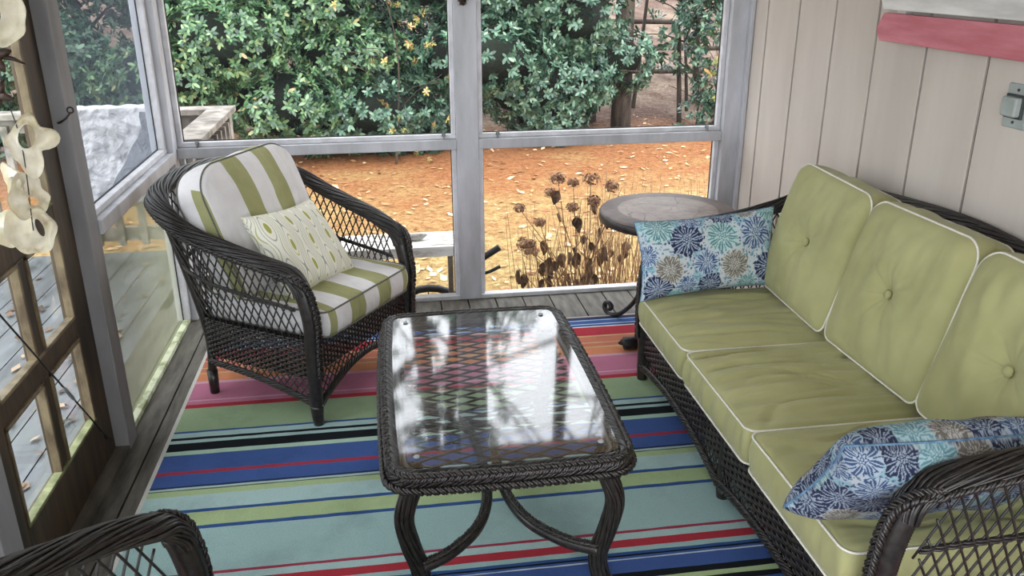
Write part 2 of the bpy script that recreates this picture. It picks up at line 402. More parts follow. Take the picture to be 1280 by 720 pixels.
# ------------------------------------------------------------------ wicker
def frames(pts, up=V((0,0,1)), closed=False):
    k = len(pts); out = []
    for i in range(k):
        if closed: t = pts[(i+1) % k]-pts[i-1]
        else: t = pts[min(i+1, k-1)]-pts[max(i-1, 0)]
        t.normalize(); sd = t.cross(up)
        if sd.length < .15: sd = out[-1][1] if out else t.orthogonal()
        sd = (sd - t*t.dot(sd)).normalized(); out.append((t, sd, sd.cross(t).normalized()))
    return out
def bundle(mb, path, w, h, ns=13, pitch=.45, r=.0052, core=True, closed=False, up=V((0,0,1)), step=.014, core_mi=1):
    """strands laid side by side along a core, slowly twisting"""
    Ln = plen(path); n = max(8, int(Ln/step)); P = resample(path, n)
    if closed: P = P[:-1]
    F = frames(P, up, closed); n = len(P)
    if core:
        vs = []; fs = []; m = 12
        for i in range(n):
            for j in range(m):
                a = 2*PI*j/m; vs.append(P[i]+F[i][1]*math.cos(a)*w*.93+F[i][2]*math.sin(a)*h*.93)
        for i in range(n if closed else n-1):
            for j in range(m):
                i2 = (i+1) % n; fs.append((i*m+j, i*m+(j+1) % m, i2*m+(j+1) % m, i2*m+j))
        mb.add(vs, fs, core_mi)
    tw = 2*PI*Ln/pitch
    if closed: tw = 2*PI*max(1, round(Ln/pitch))
    for k in range(ns):
        ph = 2*PI*k/ns
        q = []
        for i in range(n):
            a = ph + tw*i/(n if closed else n-1) + .12*math.sin(i*.21+k*2.1)
            q.append(P[i]+F[i][1]*math.cos(a)*w+F[i][2]*math.sin(a)*h)
        mb.tube(q, r, 5, closed=closed, caps=False)
def braid(mb, path, W=.013, H=.006, pitch=.055, r=.0042, up=V((0,0,1)), closed=False, off=(0,0), double=True):
    Ln = plen(path); n = max(12, int(Ln/.0065)); P = resample(path, n)
    if closed: P = P[:-1]
    F = frames(P, up, closed); n = len(P)
    tw = 2*PI*Ln/pitch
    if closed: tw = 2*PI*round(Ln/pitch)
    for k in range(3):
        for dd in ((-.4, .4) if double else (0,)):
            q = []
            for i in range(n):
                a = tw*i/(n if closed else n-1)+2*PI*k/3+dd
                q.append(P[i]+F[i][1]*(off[0]+math.sin(a)*W)+F[i][2]*(off[1]+math.sin(2*a)*H))
            mb.tube(q, r, 5, closed=closed, caps=False)
def wrapped(mb, path, r, pitch=.0075, n=10):
    """post wrapped round and round with cane"""
    Ln = plen(path); k = max(4, int(Ln/pitch*2)); P = resample(path, k)
    rr = r if callable(r) else (lambda t: r)
    mb.tube(P, [rr(i/(k-1))*(1.0 if i % 2 else .93) for i in range(k)], n)
def weave(mb, S, u0, u1, lo, hi, Lu, rows, stake=.02, amp=.0042, r=.0036, hh=.0051):
    """S(u,z)->(point, normal); u in [u0,u1] of real length Lu"""
    ns = max(4, int(Lu/stake)); m = ns*4
    for k in range(rows):
        q = []
        for i in range(m+1):
            u = u0+(u1-u0)*i/m; z = lo(u)+(hi(u)-lo(u))*(k+.5)/rows
            p, nn = S(u, z); a = math.sin(PI*(i*.5+k)+PI/2*0)
            q.append(p+nn*amp*math.cos(PI*i/4+PI*k))
        mb.tube(q, r*.6, 6, caps=False, up=(0,0,1), h=hh)
    for i in range(ns+1):
        u = u0+(u1-u0)*i/ns
        a, na = S(u, lo(u)); b, nb = S(u, hi(u)); mb.tube([a, b], .003, 5)
def lattice(mb, S, u0, u1, lo, hi, Lu, du=.036, slope=1.9, r=.0026, seg=None, corr=None):
    """diamond lattice between z=lo(u) and hi(u)"""
    zmin = min(lo(u0+(u1-u0)*i/20) for i in range(21)); zmax = max(hi(u0+(u1-u0)*i/20) for i in range(21))
    H = zmax-zmin; reach = H/slope; st = seg or 10
    for sgn in (1, -1):
        c = -reach
        while c < Lu+reach:
            q = []
            for j in range(st+1):
                z = zmin+H*j/st; x = c+sgn*(z-zmin)/slope if sgn > 0 else c-(z-zmin)/slope+0
                inside = 0 <= x <= Lu
                if inside:
                    u = u0+(u1-u0)*x/Lu
                    if corr:
                        u = u-corr(u, z)
                        if u < u0 or u > u1:
                            if len(q) > 1: mb.tube(q, r, 5)
                            q = []; continue
                    l, h = lo(u), hi(u)
                    zz = min(max(z, l), h)
                    if abs(zz-z) < H/st:
                        p, nn = S(u, zz); q.append(p+nn*.0022*sgn); continue
                if len(q) > 1: mb.tube(q, r, 5)
                q = []
            if len(q) > 1: mb.tube(q, r, 5)
            c += du

def seat_furniture(root, hw, dep, C0p, C1p, legs_front, nU, bandz=(.18,.335), seatz=.335):
    """shared wicker frame: hw half width, dep depth. C0p/C1p half profiles from left front round to the back centre"""
    W = [M['wicker'], M['wicker_dark']]
    mir = lambda pts: [V(p) for p in pts] + [V((-p[0], p[1], p[2])) for p in reversed(pts[:-1])]
    C0 = resample(catmull(mir([(x, y, seatz) for x, y in C0p]), 160), 241)
    C1 = catmull(mir(C1p), 241)
    # matching parameter: by index
    C1 = resample(C1, 241)
    def at(C, u):
        t = min(max(u, 0), 1)*240; k = min(int(t), 239); return C[k].lerp(C[k+1], t-k)
    Lu = plen(C0)
    def top(u): return at(C1, u).z-.012
    def S(u, z):
        a = at(C0, u); b = at(C1, u)
        if z <= seatz: p = V((a.x, a.y, z))
        else:
            f = (z-seatz)/(b.z-seatz); g = f; p = V((a.x+(b.x-a.x)*g, a.y+(b.y-a.y)*g, z))
        t = at(C0, min(u+.01, 1))-at(C0, max(u-.01, 0)); t.z = 0; t.normalize()
        return p, V((-t.y, t.x, 0))
    # where the rear corner sits
    ur = min(range(0, 120), key=lambda i: (C0[i].x+C0p[3][0])**2*0+(V((C0[i].x, C0[i].y))-V(C0p[3])).length)/240
    def arch(u):   # bottom rim height along the side and back
        if u < ur: t = u/ur; return .075+.075*abs(math.sin(PI*min(1, t*.62)))**.9
        if u > 1-ur: t = (1-u)/ur; return .075+.075*abs(math.sin(PI*min(1, t*.62)))**.9
        return .145
    lo, hi = bandz
    mb = MB(); weave(mb, S, 0, 1, lambda u: lo, lambda u: hi, Lu, int((hi-lo)/.0095))
    mb.build('woven_side_band', W, root)
    mb = MB(); lattice(mb, S, 0, 1, arch, lambda u: lo, Lu, .030, 1.25, seg=8); mb.build('skirt_lattice', W, root)
    mb = MB()
    mid = lambda u: seatz+(top(u)-seatz)*.46
    def corr(u, z):
        a = at(C0, u); b = at(C1, u); t = at(C0, min(u+.01, 1))-at(C0, max(u-.01, 0)); t.z = 0; t.normalize()
        return ((b.x-a.x)*t.x+(b.y-a.y)*t.y)*max(0, (z-seatz))/(b.z-seatz)/Lu
    lattice(mb, S, .012, .988, lambda u: hi, top, Lu*.976, .033, 2.1, r=.0030, seg=22, corr=corr)
    for f in (0, 1):
        for dz in (-.004, .004):
            q = [S(i/200, mid(i/200)+dz)[0]+S(i/200, .4)[1]*.004*math.sin(i*1.5+f*PI) for i in range(3, 198)]; mb.tube(q, .0035, 5)
    mb.build('arm_lattice', W, root)
    # bottom rim
    mb = MB(); q = [S(i/120, arch(i/120))[0] for i in range(121)]; bundle(mb, q, .008, .010, 6, .12, .0042, step=.012); mb.build('lower_rim', W, root)
    # top rim, rolled outwards
    rim = []
    for i in range(241):
        u = i/240; p = at(C1, u); nn = S(u, .4)[1]; rim.append(V(p)-nn*0)
    mb = MB()
    P0 = rim[0]; P1 = rim[-1]
    pl = catmull([P0+V((0,-.052,-.075)), P0+V((0,-.044,-.048)), P0+V((0,-.022,-.018)), P0+V((0,.01,.002))]+[rim[i] for i in range(12, 229, 12)]+[P1+V((0,.01,.002)), P1+V((0,-.022,-.018)), P1+V((0,-.044,-.048)), P1+V((0,-.052,-.075))], 300)
    bundle(mb, pl, .037, .023, 30, 1.0, .0036, step=.013)
    mb.build('rolled_arm_rim', W, root)
    # braid along the outer lower edge and down the posts
    mb = MB()
    out = []
    for i in range(0, 241, 3):
        u = i/240; nn = S(u, .4)[1]; cen = V((0, dep*.45, 0)); p = at(C1, u)
        sgn = 1 if (p-cen).to_2d().dot(nn.to_2d()) > 0 else -1
        out.append(p+nn*sgn*.030+V((0,0,-.010)))
    braid(mb, out, .012, .006, .06, .0045, off=(0, 0)); mb.build('braided_edging', W, root)
    for s_, PP in ((0, P0), (1, P1)):
        mb = MB(); sx = -1 if s_ == 0 else 1
        wrapped(mb, catmull([(sx*hw, 0, .05), (sx*hw, -.004, .30), (PP.x, PP.y-.075, PP.z-.19), (PP.x, PP.y-.060, PP.z-.10), (PP.x, PP.y-.044, PP.z-.045)], 40), lambda t: .0245+.0065*t)
        mb.tube(catmull([(sx*hw, 0, .08), (sx*hw, 0, .04), (sx*hw, -.002, 0)], 8), [.025,.025,.024,.023,.022,.021,.020,.019], 12)
        leg = mb.build('front_leg', W, root)
        mb = MB(); braid(mb, catmull([(sx*hw, -.031, .20), (sx*hw, -.034, .30), (PP.x, PP.y-.106, PP.z-.19), (PP.x, PP.y-.096, PP.z-.11), (PP.x+sx*.010, PP.y-.082, PP.z-.048), (PP.x+sx*.026, PP.y-.046, PP.z-.012), (PP.x+sx*.036, PP.y+.01, PP.z-.006)], 60), .013, .006, .055, .0042, up=V((0,1,0)))
        mb.build('leg_braid', W, leg)
        mb = MB(); rx, ry = C0p[3]
        i3 = ur*240 if s_ == 0 else 240-ur*240; tp = at(C1, i3/240)
        wrapped(mb, catmull([(-sx*rx*-1 if 0 else sx*abs(rx), ry, .06), (sx*abs(rx), ry, .30), (tp.x*.97, tp.y-.0, tp.z-.01)], 30), .017)
        mb.tube([(sx*abs(rx), ry, .10), (sx*abs(rx), ry, 0)], [.021, .018], 12)
        mb.build('rear_leg', W, root)
    # front apron
    xs = [-hw]+[x for x in legs_front]+[hw]
    def SF(u, z): return V((-hw+2*hw*u, -.004, z)), V((0, -1, 0))
    def farch(u):
        x = -hw+2*hw*u
        for a, b in zip(xs, xs[1:]):
            if a <= x <= b+1e-6:
                return .062+(.105 if len(xs) == 2 else .050)*abs(math.sin(PI*(x-a)/(b-a)))**.8
        return .062
    flo = lambda u: max(farch(u)+.012, (.205 if len(xs) == 2 else .134))
    mb = MB(); weave(mb, SF, .01, .99, lambda u: (.205 if len(xs) == 2 else .134), lambda u: seatz-.005, 2*hw, int((seatz-(.205 if len(xs) == 2 else .134))/(.0105 if len(xs) == 2 else .0112)), stake=.02 if len(xs) == 2 else .030, hh=.0052 if len(xs) == 2 else .0068, amp=.0042 if len(xs) == 2 else .0034)
    if len(xs) > 2: mb.box(-hw, hw, .008, .012, .134, seatz-.005, 1)  # added dark sheet behind the sofa weave so its gaps read dark
    fr = mb.build('woven_front_band', W, root)
    mb = MB(); lattice(mb, SF, .02, .98, farch, lambda u: (.205 if len(xs) == 2 else .134), 2*hw, .030, 1.25, seg=10); mb.build('front_lattice', W, root)
    mb = MB(); q = [SF(i/160, farch(i/160))[0]+V((0,-.004,0)) for i in range(161)]
    bundle(mb, q, .009, .011, 7, .12, .0044, step=.012); mb.build('front_rim', W, root)
    for x in legs_front:
        mb = MB(); wrapped(mb, [(x, .012, .30), (x, .012, .05)], .023); mb.tube([(x, .012, .06), (x, .012, 0)], [.024, .019], 12); mb.build('front_leg', W, root)
    # seat deck
    mb = MB()
    pts = [C0[i] for i in range(0, 241, 6)]
    vs = [V((p.x*.97, p.y*.98+.004, seatz-.02)) for p in pts]+[V((p.x*.97, p.y*.98+.004, seatz-.004)) for p in pts]; k = len(pts)
    mb.add(vs, [tuple(range(k-1, -1, -1)), tuple(range(k, 2*k))]+[(i, i+1, k+i+1, k+i) for i in range(k-1)]+[(k-1, 0, k, 2*k-1)])
    mb.build('seat_deck', M['wicker_dark'], root, smooth=False)

# ------------------------------------------------------------------ cushions
def outline(w, d, rt, rb, n=240):
    """rounded rectangle, w along x, d along y; rt radius at +y corners, rb at -y corners"""
    pts = []
    def arc(cx, cy, r, a0):
        for i in range(n//8+1):
            a = a0+PI/2*i/(n//8); pts.append(V((cx+r*math.cos(a), cy+r*math.sin(a))))
    arc(w/2-rt, d/2-rt, rt, 0); arc(-w/2+rt, d/2-rt, rt, PI/2); arc(-w/2+rb, -d/2+rb, rb, PI); arc(w/2-rb, -d/2+rb, rb, -PI/2)
    pts.append(pts[0].copy())
    q = resample([V((p.x, p.y, 0)) for p in pts], n+1)[:-1]
    return q
def cushion(root, w, d, h, mat, pmat, puff=.03, rt=.04, rb=.04, dimples=(), wr=.004, wdir=(1, 1), seed=0, back_puff=.0, sag=0, pr=.0034, wscale=7, both=True, crease=0):
    O = outline(w, d, rt, rb); n = len(O); mb = MB()
    rings = []
    def disp(p, amt):
        q = V((p.x*wscale*wdir[0]+seed*3.1, p.y*wscale*wdir[1], p.z*3+seed))
        return noise.noise(q)*amt+noise.noise(q*2.3)*amt*.45
    K = 40
    vs = []; 
    def ring(s, z, bulge=0):
        for p in O:
            l = math.hypot(p.x, p.y) or 1
            x, y = p.x*s+p.x/l*bulge, p.y*s+p.y/l*bulge
            vs.append(V((x, y, z)))
    secs = []
    for i in range(K):                     # top, centre out
        s = (i+.35)/(K-1+.35); ring(s, h/2); secs.append(('t', s))
    for j in (1, 2, 3, 4, 5):              # gusset
        t = j/6; ring(1, h/2-h*t, .010*math.sin(PI*t)); secs.append(('g', t))
    for i in range(K-1, -1, -1):
        s = (i+.35)/(K-1+.35); ring(s, -h/2); secs.append(('b', s))
    for k, (kind, s) in enumerate(secs):
        for i in range(n):
            p = vs[k*n+i]
            if kind == 'g':
                a = disp(p, wr*1.6); q = O[i]; l = math.hypot(q.x, q.y); p.x += q.x/l*a; p.y += q.y/l*a; continue
            u = min(1, abs(p.x)/(w/2)); v = min(1, abs(p.y)/(d/2))
            prof = ((1-u**3.2)*(1-v**3.2))**.6 if s < .999 else 0
            ed = min(1, (1-s)*6)
            if kind == 't':
                dz = puff*prof+disp(p, wr)*ed*2
                for (dx, dy) in dimples:
                    rr = math.hypot(p.x-dx, p.y-dy); ang = math.atan2(p.y-dy, p.x-dx)
                    dz -= .026*math.exp(-(rr/.045)**2)+.006*math.exp(-(rr/.13)**2)
                    dz -= .003*math.exp(-((rr-.07)/.06)**2)*max(0, math.sin(ang*7+seed))**2
                if crease:
                    q = V((p.x*17+noise.noise(V((p.x*5, p.y*4, seed)))*1.6, p.y*2.2, seed*1.7))
                    dz += crease*(max(0, 1-abs(noise.noise(q))*5.5)*-1+.25)*ed*(.35+.65*max(0, min(1, .5+noise.noise(V((p.x*4, p.y*3, seed+9)))*1.6)))
                p.z += dz-sag*prof
            else: p.z -= back_puff*prof
    fs = []
    for k in range(len(secs)-1):
        for i in range(n): fs.append((k*n+i, k*n+(i+1) % n, (k+1)*n+(i+1) % n, (k+1)*n+i))
    fs.append(tuple(range(n-1, -1, -1))); fs.append(tuple((len(secs)-1)*n+i for i in range(n)))
    fs = [tuple(reversed(f)) for f in fs]
    mb.add(vs, fs); cov = mb.build('cushion_cover', mat, root)
    mb = MB()
    mb.tube([V((p.x*1.004, p.y*1.004, h/2+.001)) for p in O], pr, 6, closed=True)
    if both: mb.tube([V((p.x*1.004, p.y*1.004, -h/2)) for p in O], pr, 6, closed=True)
    mb.build('piping', pmat, root)
    for (dx, dy) in dimples:
        mb = MB(); z0 = h/2+puff*((1-(abs(dx)/(w/2))**3.2)*(1-(abs(dy)/(d/2))**3.2))**.6-.028
        mb.lathe([(.003, -.006), (.013, -.004), (.0155, .002), (.012, .007), (.005, .009)], 20, (dx, dy, z0)); mb.build('button', M['lime'], root)
    return cov
def pillow(root, w, d, T, mat, seed=0, pinch=.07, power=.42, seam=True, fl=None, fsc=.93, fdark=1.0):
    mb = MB(); n, m = (330, 190) if fl else (44, 30)
    def f(sg):
        def g(a, b):
            u = -1+2*a; v = -1+2*b
            e_ = .8 if fl else .35; u = math.sin(u*PI/2)*e_+u*(1-e_); v = math.sin(v*PI/2)*e_+v*(1-e_)
            x = w/2*u*(1-pinch*(1-v*v)); y = d/2*v*(1-pinch*1.3*(1-u*u))
            t = T/2*max(0, (1-u**4)*(1-v**4))**power*(1-.15*(u*u+v*v)/2)
            q = V((x*9+seed, y*9, sg*2.))
            t += noise.noise(q)*.010*min(1, (1-abs(u))*5)*min(1, (1-abs(v))*5)
            # radiating puckers near the corners
            return V((x, y, sg*t))
        return g
    mb.grid(f(1), n, m); k = len(mb.f); mb.grid(lambda a, b: f(-1)(1-a, b), n, m)
    c = mb.build('pillow_cover', mat, root)
    if fl:
        ca = c.data.color_attributes.new('Col', 'FLOAT_COLOR', 'POINT'); buf = []
        for side in (0, 1):
            G = [[V(mb.v[side*n*m+i_*m+j_]) for j_ in range(m)] for i_ in range(n)]
            sg_x = 1 if side == 0 else -1
            Xa = [[0]*m for _ in range(n)]; Ya = [[0]*m for _ in range(n)]
            for j_ in range(m):                 # arc length along the cloth so the print never stretches
                for i_ in range(n//2+1, n): Xa[i_][j_] = Xa[i_-1][j_]+(G[i_][j_]-G[i_-1][j_]).length
                for i_ in range(n//2-1, -1, -1): Xa[i_][j_] = Xa[i_+1][j_]-(G[i_][j_]-G[i_+1][j_]).length
            for i_ in range(n):
                for j_ in range(m//2+1, m): Ya[i_][j_] = Ya[i_][j_-1]+(G[i_][j_]-G[i_][j_-1]).length
                for j_ in range(m//2-1, -1, -1): Ya[i_][j_] = Ya[i_][j_+1]-(G[i_][j_]-G[i_][j_+1]).length
            for i_ in range(n):
                for j_ in range(m):
                    X = Xa[i_][j_]*fsc; Y = Ya[i_][j_]*fsc
                    if side: X, Y = -X+.03, Y-.02
                    buf.extend(srgb(*[max(0, q*fdark) for q in flower_colour(X, Y, fl, seed)]))
        ca.data.foreach_set('color', buf)
    if seam:
        g = f(0); pts = []
        for a in [i/40 for i in range(41)]: pts.append(g(a, 0))
        for a in [i/30 for i in range(1, 31)]: pts.append(g(1, a))
        for a in [i/40 for i in range(1, 41)]: pts.append(g(1-a, 1))
        for a in [i/30 for i in range(1, 30)]: pts.append(g(0, 1-a))
        mb = MB(); mb.tube([V((p.x, p.y, 0)) for p in pts], .0028, 5, closed=True); mb.build('seam', M['seam_blue'] if fl else mat, root)
    return c

# ================================================================== SETTING
YB, XL, XR, ZR = 4.037, -.955, 1.756, .79
# floor boards along Y
mb = MB(); x = -1.168; i = 0
while x < 1.85:
    mb.box(x, x+.133, -1.6, YB+.10, -.03, 0); x += .14
fl = mb.build('floor', M['deck_in'], smooth=False, kind='structure')
mb = MB(); mb.box(-1.2, 1.95, -1.6, YB+.11, -.20, -.035); mb.build('floor_joists', M['black_rubber'], fl, smooth=False)
# siding wall on the right
mb = MB(); mb.box(XR+.010, XR+.14, -1.6, YB+.12, 0, 2.42, 1)
y = YB-.186; mb.box(XR, XR+.02, y+.007, YB+.1, 0, 2.42)
while y > -1.6:
    mb.box(XR, XR+.02, y-.3048+.007, y-.007, 0, 2.42); y -= .3048
mb.build('wall_right', [M['siding'], M['groove']], smooth=False, kind='structure', bevel=.002)
mb = MB(); mb.box(-1.3, 2.0, -1.6, YB+.15, 2.42, 2.50); mb.box(-1.5, 2.1, YB+.11, YB+.62, 2.16, 2.20); mb.build('ceiling', M['ceiling'], smooth=False, kind='structure')  # second box: unseen eave, added to darken the near end of the tabletop reflection

def struct(name, mat, boxes, parent=None, bevel=.003):
    mb = MB()
    for b in boxes: mb.box(*b)
    return mb.build(name, mat, parent, smooth=False, kind='structure' if parent is None else None, bevel=bevel)
# posts and beams
struct('trim_1', M['paint'], [(.333, .440, YB-.0, YB+.09, 0, 2.3)])                    # centre post
struct('trim_2', M['paint'], [(-1.04, -.945, 3.965, YB+.09, 0, 2.3)])                   # left corner post
struct('trim_3', M['paint'], [(1.655, XR, YB-.02, YB+.09, 0, 2.3), (1.735, XR-.002, YB-.055, YB-.02, 0, 2.42)])   # right corner post
struct('trim_4', M['paint_grey'], [(-1.04, XL, 2.78, 2.875, 0, 2.3)])                 # post beside the door
struct('trim_5', M['paint_grey'], [(-1.04, XL, 1.83, 1.925, 0, 2.3)])
struct('trim_6', M['paint'], [(-1.05, 1.756, YB-.01, YB+.10, 2.12, 2.42), (-1.05, -.945, -1.6, YB-.01, 2.26, 2.42)], bevel=0)
struct('trim_7', M['paint_grey'], [(-1.04, XL, -1.6, -1.5, 0, 2.26), (-1.04, XL, .1, .19, 0, 2.26)])

def window(name, ax, a0, a1, z0, z1, pos, th, rails, beadw, scr_up, scr_lo, sill_mat, railproud=.012, railmat=None):
    """ax 'x': spans x on the back wall, pos = y of inner face; ax 'y': spans y on the left wall, pos = x of inner face"""
    sg = 1 if ax == 'x' else -1
    def bx(u0, u1, d0, d1, za, zb):
        if ax == 'x': return (u0, u1, pos+d0, pos+d1, za, zb)
        return (u0, u1, pos-d1, pos-d0, za, zb) if False else (pos-d1, pos-d0, u0, u1, za, zb)
    root = struct(name, railmat or M['paint'], [bx(a0-.0, a1+.0, -railproud, .05, rails[0], rails[1])])
    bd = [bx(a0, a1, .018, .045, rails[1], rails[1]+.022), bx(a0, a0+beadw, .018, .05, z0+.02, rails[0]), bx(a1-beadw, a1, .018, .05, z0+.02, rails[0]),
          bx(a0, a0+beadw, .018, .05, rails[1]+.022, z1), bx(a1-beadw, a1, .018, .05, rails[1]+.022, z1)]
    struct('screen_bead', M['bead'], bd, root)
    struct('window_sill', sill_mat, [bx(a0, a1, .022 if ax == 'y' else .0, .05, z0, z0+.022)], root)
    def pane(nm, za, zb, mt):
        m = MB()
        if ax == 'x': m.add([(a0, pos+.052, za), (a1, pos+.052, za), (a1, pos+.052, zb), (a0, pos+.052, zb)], [(0,1,2,3)])
        else: m.add([(pos-.052, a0, za), (pos-.052, a1, za), (pos-.052, a1, zb), (pos-.052, a0, zb)], [(0,1,2,3)])
        m.build(nm, mt, root, smooth=False)
    pane('insect_screen', rails[1], z1, scr_up); pane('lower_screen', z0, rails[0], scr_lo)
    # thin black screen spline
    struct('screen_spline', M['black_rubber'], [bx(a0+beadw, a0+beadw+.004, .046, .05, rails[1]+.02, z1), bx(a1-beadw-.004, a1-beadw, .046, .05, rails[1]+.02, z1), bx(a0, a1, .046, .05, rails[1]+.022, rails[1]+.026),
        bx(a0+beadw, a0+beadw+.004, .046, .05, z0, rails[0]), bx(a1-beadw-.004, a1-beadw, .046, .05, z0, rails[0])], root, bevel=0)
    return root
w1 = window('window_1', 'y', 2.875, 3.965, 0.0, 2.26, XL, .09, (.768, .818), .035, M['screen_side'], M['plastic'], M['sill_green'])
w2 = window('window_2', 'x', -.945, .333, 0.0, 2.26, YB, .09, (.775, .822), .022, M['screen'], M['screen'], M['bead'])
w3 = window('window_3', 'x', .440, 1.655, 0.0, 2.26, YB, .09, (.775, .822), .022, M['screen'], M['screen'], M['bead'])
w4 = window('window_4', 'y', .19, 1.83, 0.0, 2.26, XL, .09, (.768, .818), .045, M['screen_side'], M['screen_side'], M['sill_green'], railmat=M['paint_grey'])
for wn, xs in ((w2, (-.86, .27)), (w3, (.53, 1.58))):
    for x in xs:
        mb = MB(); mb.box(x, x+.006, YB-.004, YB+.02, .822, .846); mb.box(x-.006, x+.012, YB+.012, YB+.018, .835, .85); mb.build('screen_clip', M['metal_grey'], wn, smooth=False)

# door between the two left posts
DX = -1.0
door = struct('door_1', M['doorwood'], [
    (DX-.035, DX, 2.645, 2.775, .02, 2.2), (DX-.035, DX, 1.93, 2.06, .02, 2.2),
    (DX-.035, DX, 2.06, 2.645, .02, .20), (DX-.035, DX, 2.06, 2.645, 2.06, 2.2),
    (DX-.032, DX-.002, 2.06, 2.645, .500, .565), (DX-.032, DX-.002, 2.06, 2.645, .855, .935),
    (DX-.032, DX-.002, 2.33, 2.385, .20, .50), (DX-.032, DX-.002, 2.33, 2.385, .565, .855)])
bd = []
for (y0, y1, z0, z1) in ((2.06,2.33,.20,.50), (2.385,2.645,.20,.50), (2.06,2.33,.565,.855), (2.385,2.645,.565,.855), (2.06,2.645,.935,2.06)):
    t = .012
    bd += [(DX-.02, DX+.004, y0, y1, z1-t, z1), (DX-.02, DX+.004, y0, y0+t, z0, z1), (DX-.02, DX+.004, y1-t, y1, z0, z1)]
struct('glazing_bead', M['doorbead'], bd, door, bevel=.002)
M['door_green'] = noisy('mossy_door_bead', srgb(.40,.42,.27), srgb(.60,.61,.44), 20, .7)
struct('lower_glazing_bead', M['door_green'], [(DX-.02, DX+.005, 2.06, 2.645, .20, .211), (DX-.02, DX+.004, 2.06, 2.645, .935, .944)], door, bevel=.002)
struct('lower_glazing_bead', M['doorbead'], [(DX-.02, DX+.004, 2.06, 2.645, .565, .576)], door, bevel=.002)
for (y0, y1, z0, z1) in ((2.06,2.33,.20,.50), (2.385,2.645,.20,.50), (2.06,2.33,.565,.855), (2.385,2.645,.565,.855), (2.06,2.645,.935,2.06)):
    mb = MB(); mb.add([(DX-.02, y0, z0), (DX-.02, y1, z0), (DX-.02, y1, z1), (DX-.02, y0, z1)], [(0,1,2,3)]); mb.build('door_pane', M['door_glass'], door, smooth=False)
mb = MB(); mb.box(DX-.04, DX+.045, 1.925, 2.78, 0, .02); th = mb.build('door_threshold', M['deck_in'], door, smooth=False)
# sag cable with turnbuckle
a = V((DX+.012, 2.68, .115)); b = V((DX+.012, 1.99, .98))
mb = MB(); mb.tube([a, b], .0028, 6); cb = mb.build('brace_cable', M['metal_dark'], door)
d = (b-a).normalized(); mid = a+d*.36
mb = MB(); mb.tube([mid-d*.05, mid-d*.03, mid+d*.03, mid+d*.05], [.003, .006, .006, .003], 8); mb.build('turnbuckle', M['metal_grey'], cb)
mb = MB(); mb.tube([a-d*.02, a, a+d*.02], [.004, .009, .004], 8); mb.build('cable_anchor', M['metal_dark'], cb)
# door hook on the post
hk = MB()
hk.tube(catmull([(-.985, 2.775, 1.155), (-.975, 2.765, 1.158), (-.955, 2.762, 1.170), (-.940, 2.765, 1.188)], 12), .003, 6)
hk.tube([(-.94+.009*math.cos(t*.7), 2.766, 1.194+.009*math.sin(t*.7)) for t in range(10)], .0028, 6)
o = hk.build('hook_latch', M['metal_dark']); tag(o, 'small dark hook and eye latch on the grey post beside the door', 'latch')

# ================================================================== RUG
stripes_ = [(3.690,'tan'),(3.680,'navy'),(3.648,'sky'),(3.638,'blue'),(3.600,'pale'),(3.592,'blue2'),(3.572,'white'),(3.562,'red'),(3.468,'tanor'),(3.455,'orange'),(3.395,'tanor'),(3.385,'orange'),
 (3.352,'tanor'),(3.336,'orange2'),(3.268,'pinkw'),(3.246,'pink'),(3.105,'pinkw'),(3.095,'pink'),(3.068,'red'),(3.038,'green'),(2.860,'blue2'),(2.848,'aqua'),(2.814,'black'),(2.797,'aqua'),(2.776,'black'),(2.722,'mint'),(2.695,'blue'),(2.590,'redd'),(2.570,'blue'),
 (2.500,'navy'),(2.489,'aqua'),(2.478,'olive'),(2.472,'green2'),(2.442,'aqua'),(2.362,'blue2'),(2.346,'green2'),(2.275,'blue2'),(2.258,'aqua2'),(2.052,'redd'),(2.040,'aqua'),(2.010,'red'),(1.976,'aqua2'),(1.955,'blue2'),(1.943,'black'),(1.936,'blue'),(1.927,'pale'),(1.922,'blue'),(1.868,'black'),(1.842,'green2'),(1.822,'black'),(1.80,'blue'),
 (1.70,'green'),(1.52,'aqua'),(1.40,'red'),(1.30,'pink'),(1.1,'orange'),(.95,'blue')]
rc = dict(tan=(.70,.62,.50),navy=(.13,.18,.35),sky=(.60,.72,.85),blue=(.20,.33,.62),pale=(.72,.80,.86),blue2=(.13,.30,.58),white=(.84,.83,.82),red=(.74,.14,.20),redd=(.66,.17,.27),tanor=(.80,.62,.40),orange=(.80,.42,.31),orange2=(.87,.50,.31),
 pinkw=(.85,.60,.68),pink=(.78,.42,.55),green=(.58,.69,.51),green2=(.66,.76,.52),aqua=(.64,.78,.77),aqua2=(.59,.74,.73),black=(.06,.08,.10),mint=(.66,.80,.70),olive=(.35,.40,.30))
ys = [s[0] for s in stripes_]+[.75]
xr0, xr1 = -.822, 1.62
mb = MB(); cols = []; nx = 60
rr = random.Random(3)
edge = []
for yy in ys:
    edge.append([yy+(rr.random()-.5)*.0022 for _ in range(nx+1)])
for k in range(len(stripes_)):
    for i in range(nx):
        x0 = xr0+(xr1-xr0)*i/nx; x1 = xr0+(xr1-xr0)*(i+1)/nx
        mb.add([(x0, edge[k+1][i], .012), (x1, edge[k+1][i+1], .012), (x1, edge[k][i+1], .012), (x0, edge[k][i], .012)], [(0,1,2,3)])
        c_ = rc[stripes_[k][1]]; g_ = sum(c_)/3; cols.append(srgb(*[x*.76+g_*.19+.04 for x in c_]))
for (x0, x1, y0, y1) in ((xr0-.014, xr0, .75, 3.69), (xr1, xr1+.01, .75, 3.69)):
    mb.box(x0, x1, y0, y1, 0.001, .011); cols += [srgb(.80,.79,.76)]*6
mb.box(xr0, xr1, 3.688, 3.697, .001, .0115); cols += [srgb(.6,.6,.62)]*6
rug = mb.build('striped_rug', M['rug'], smooth=False)
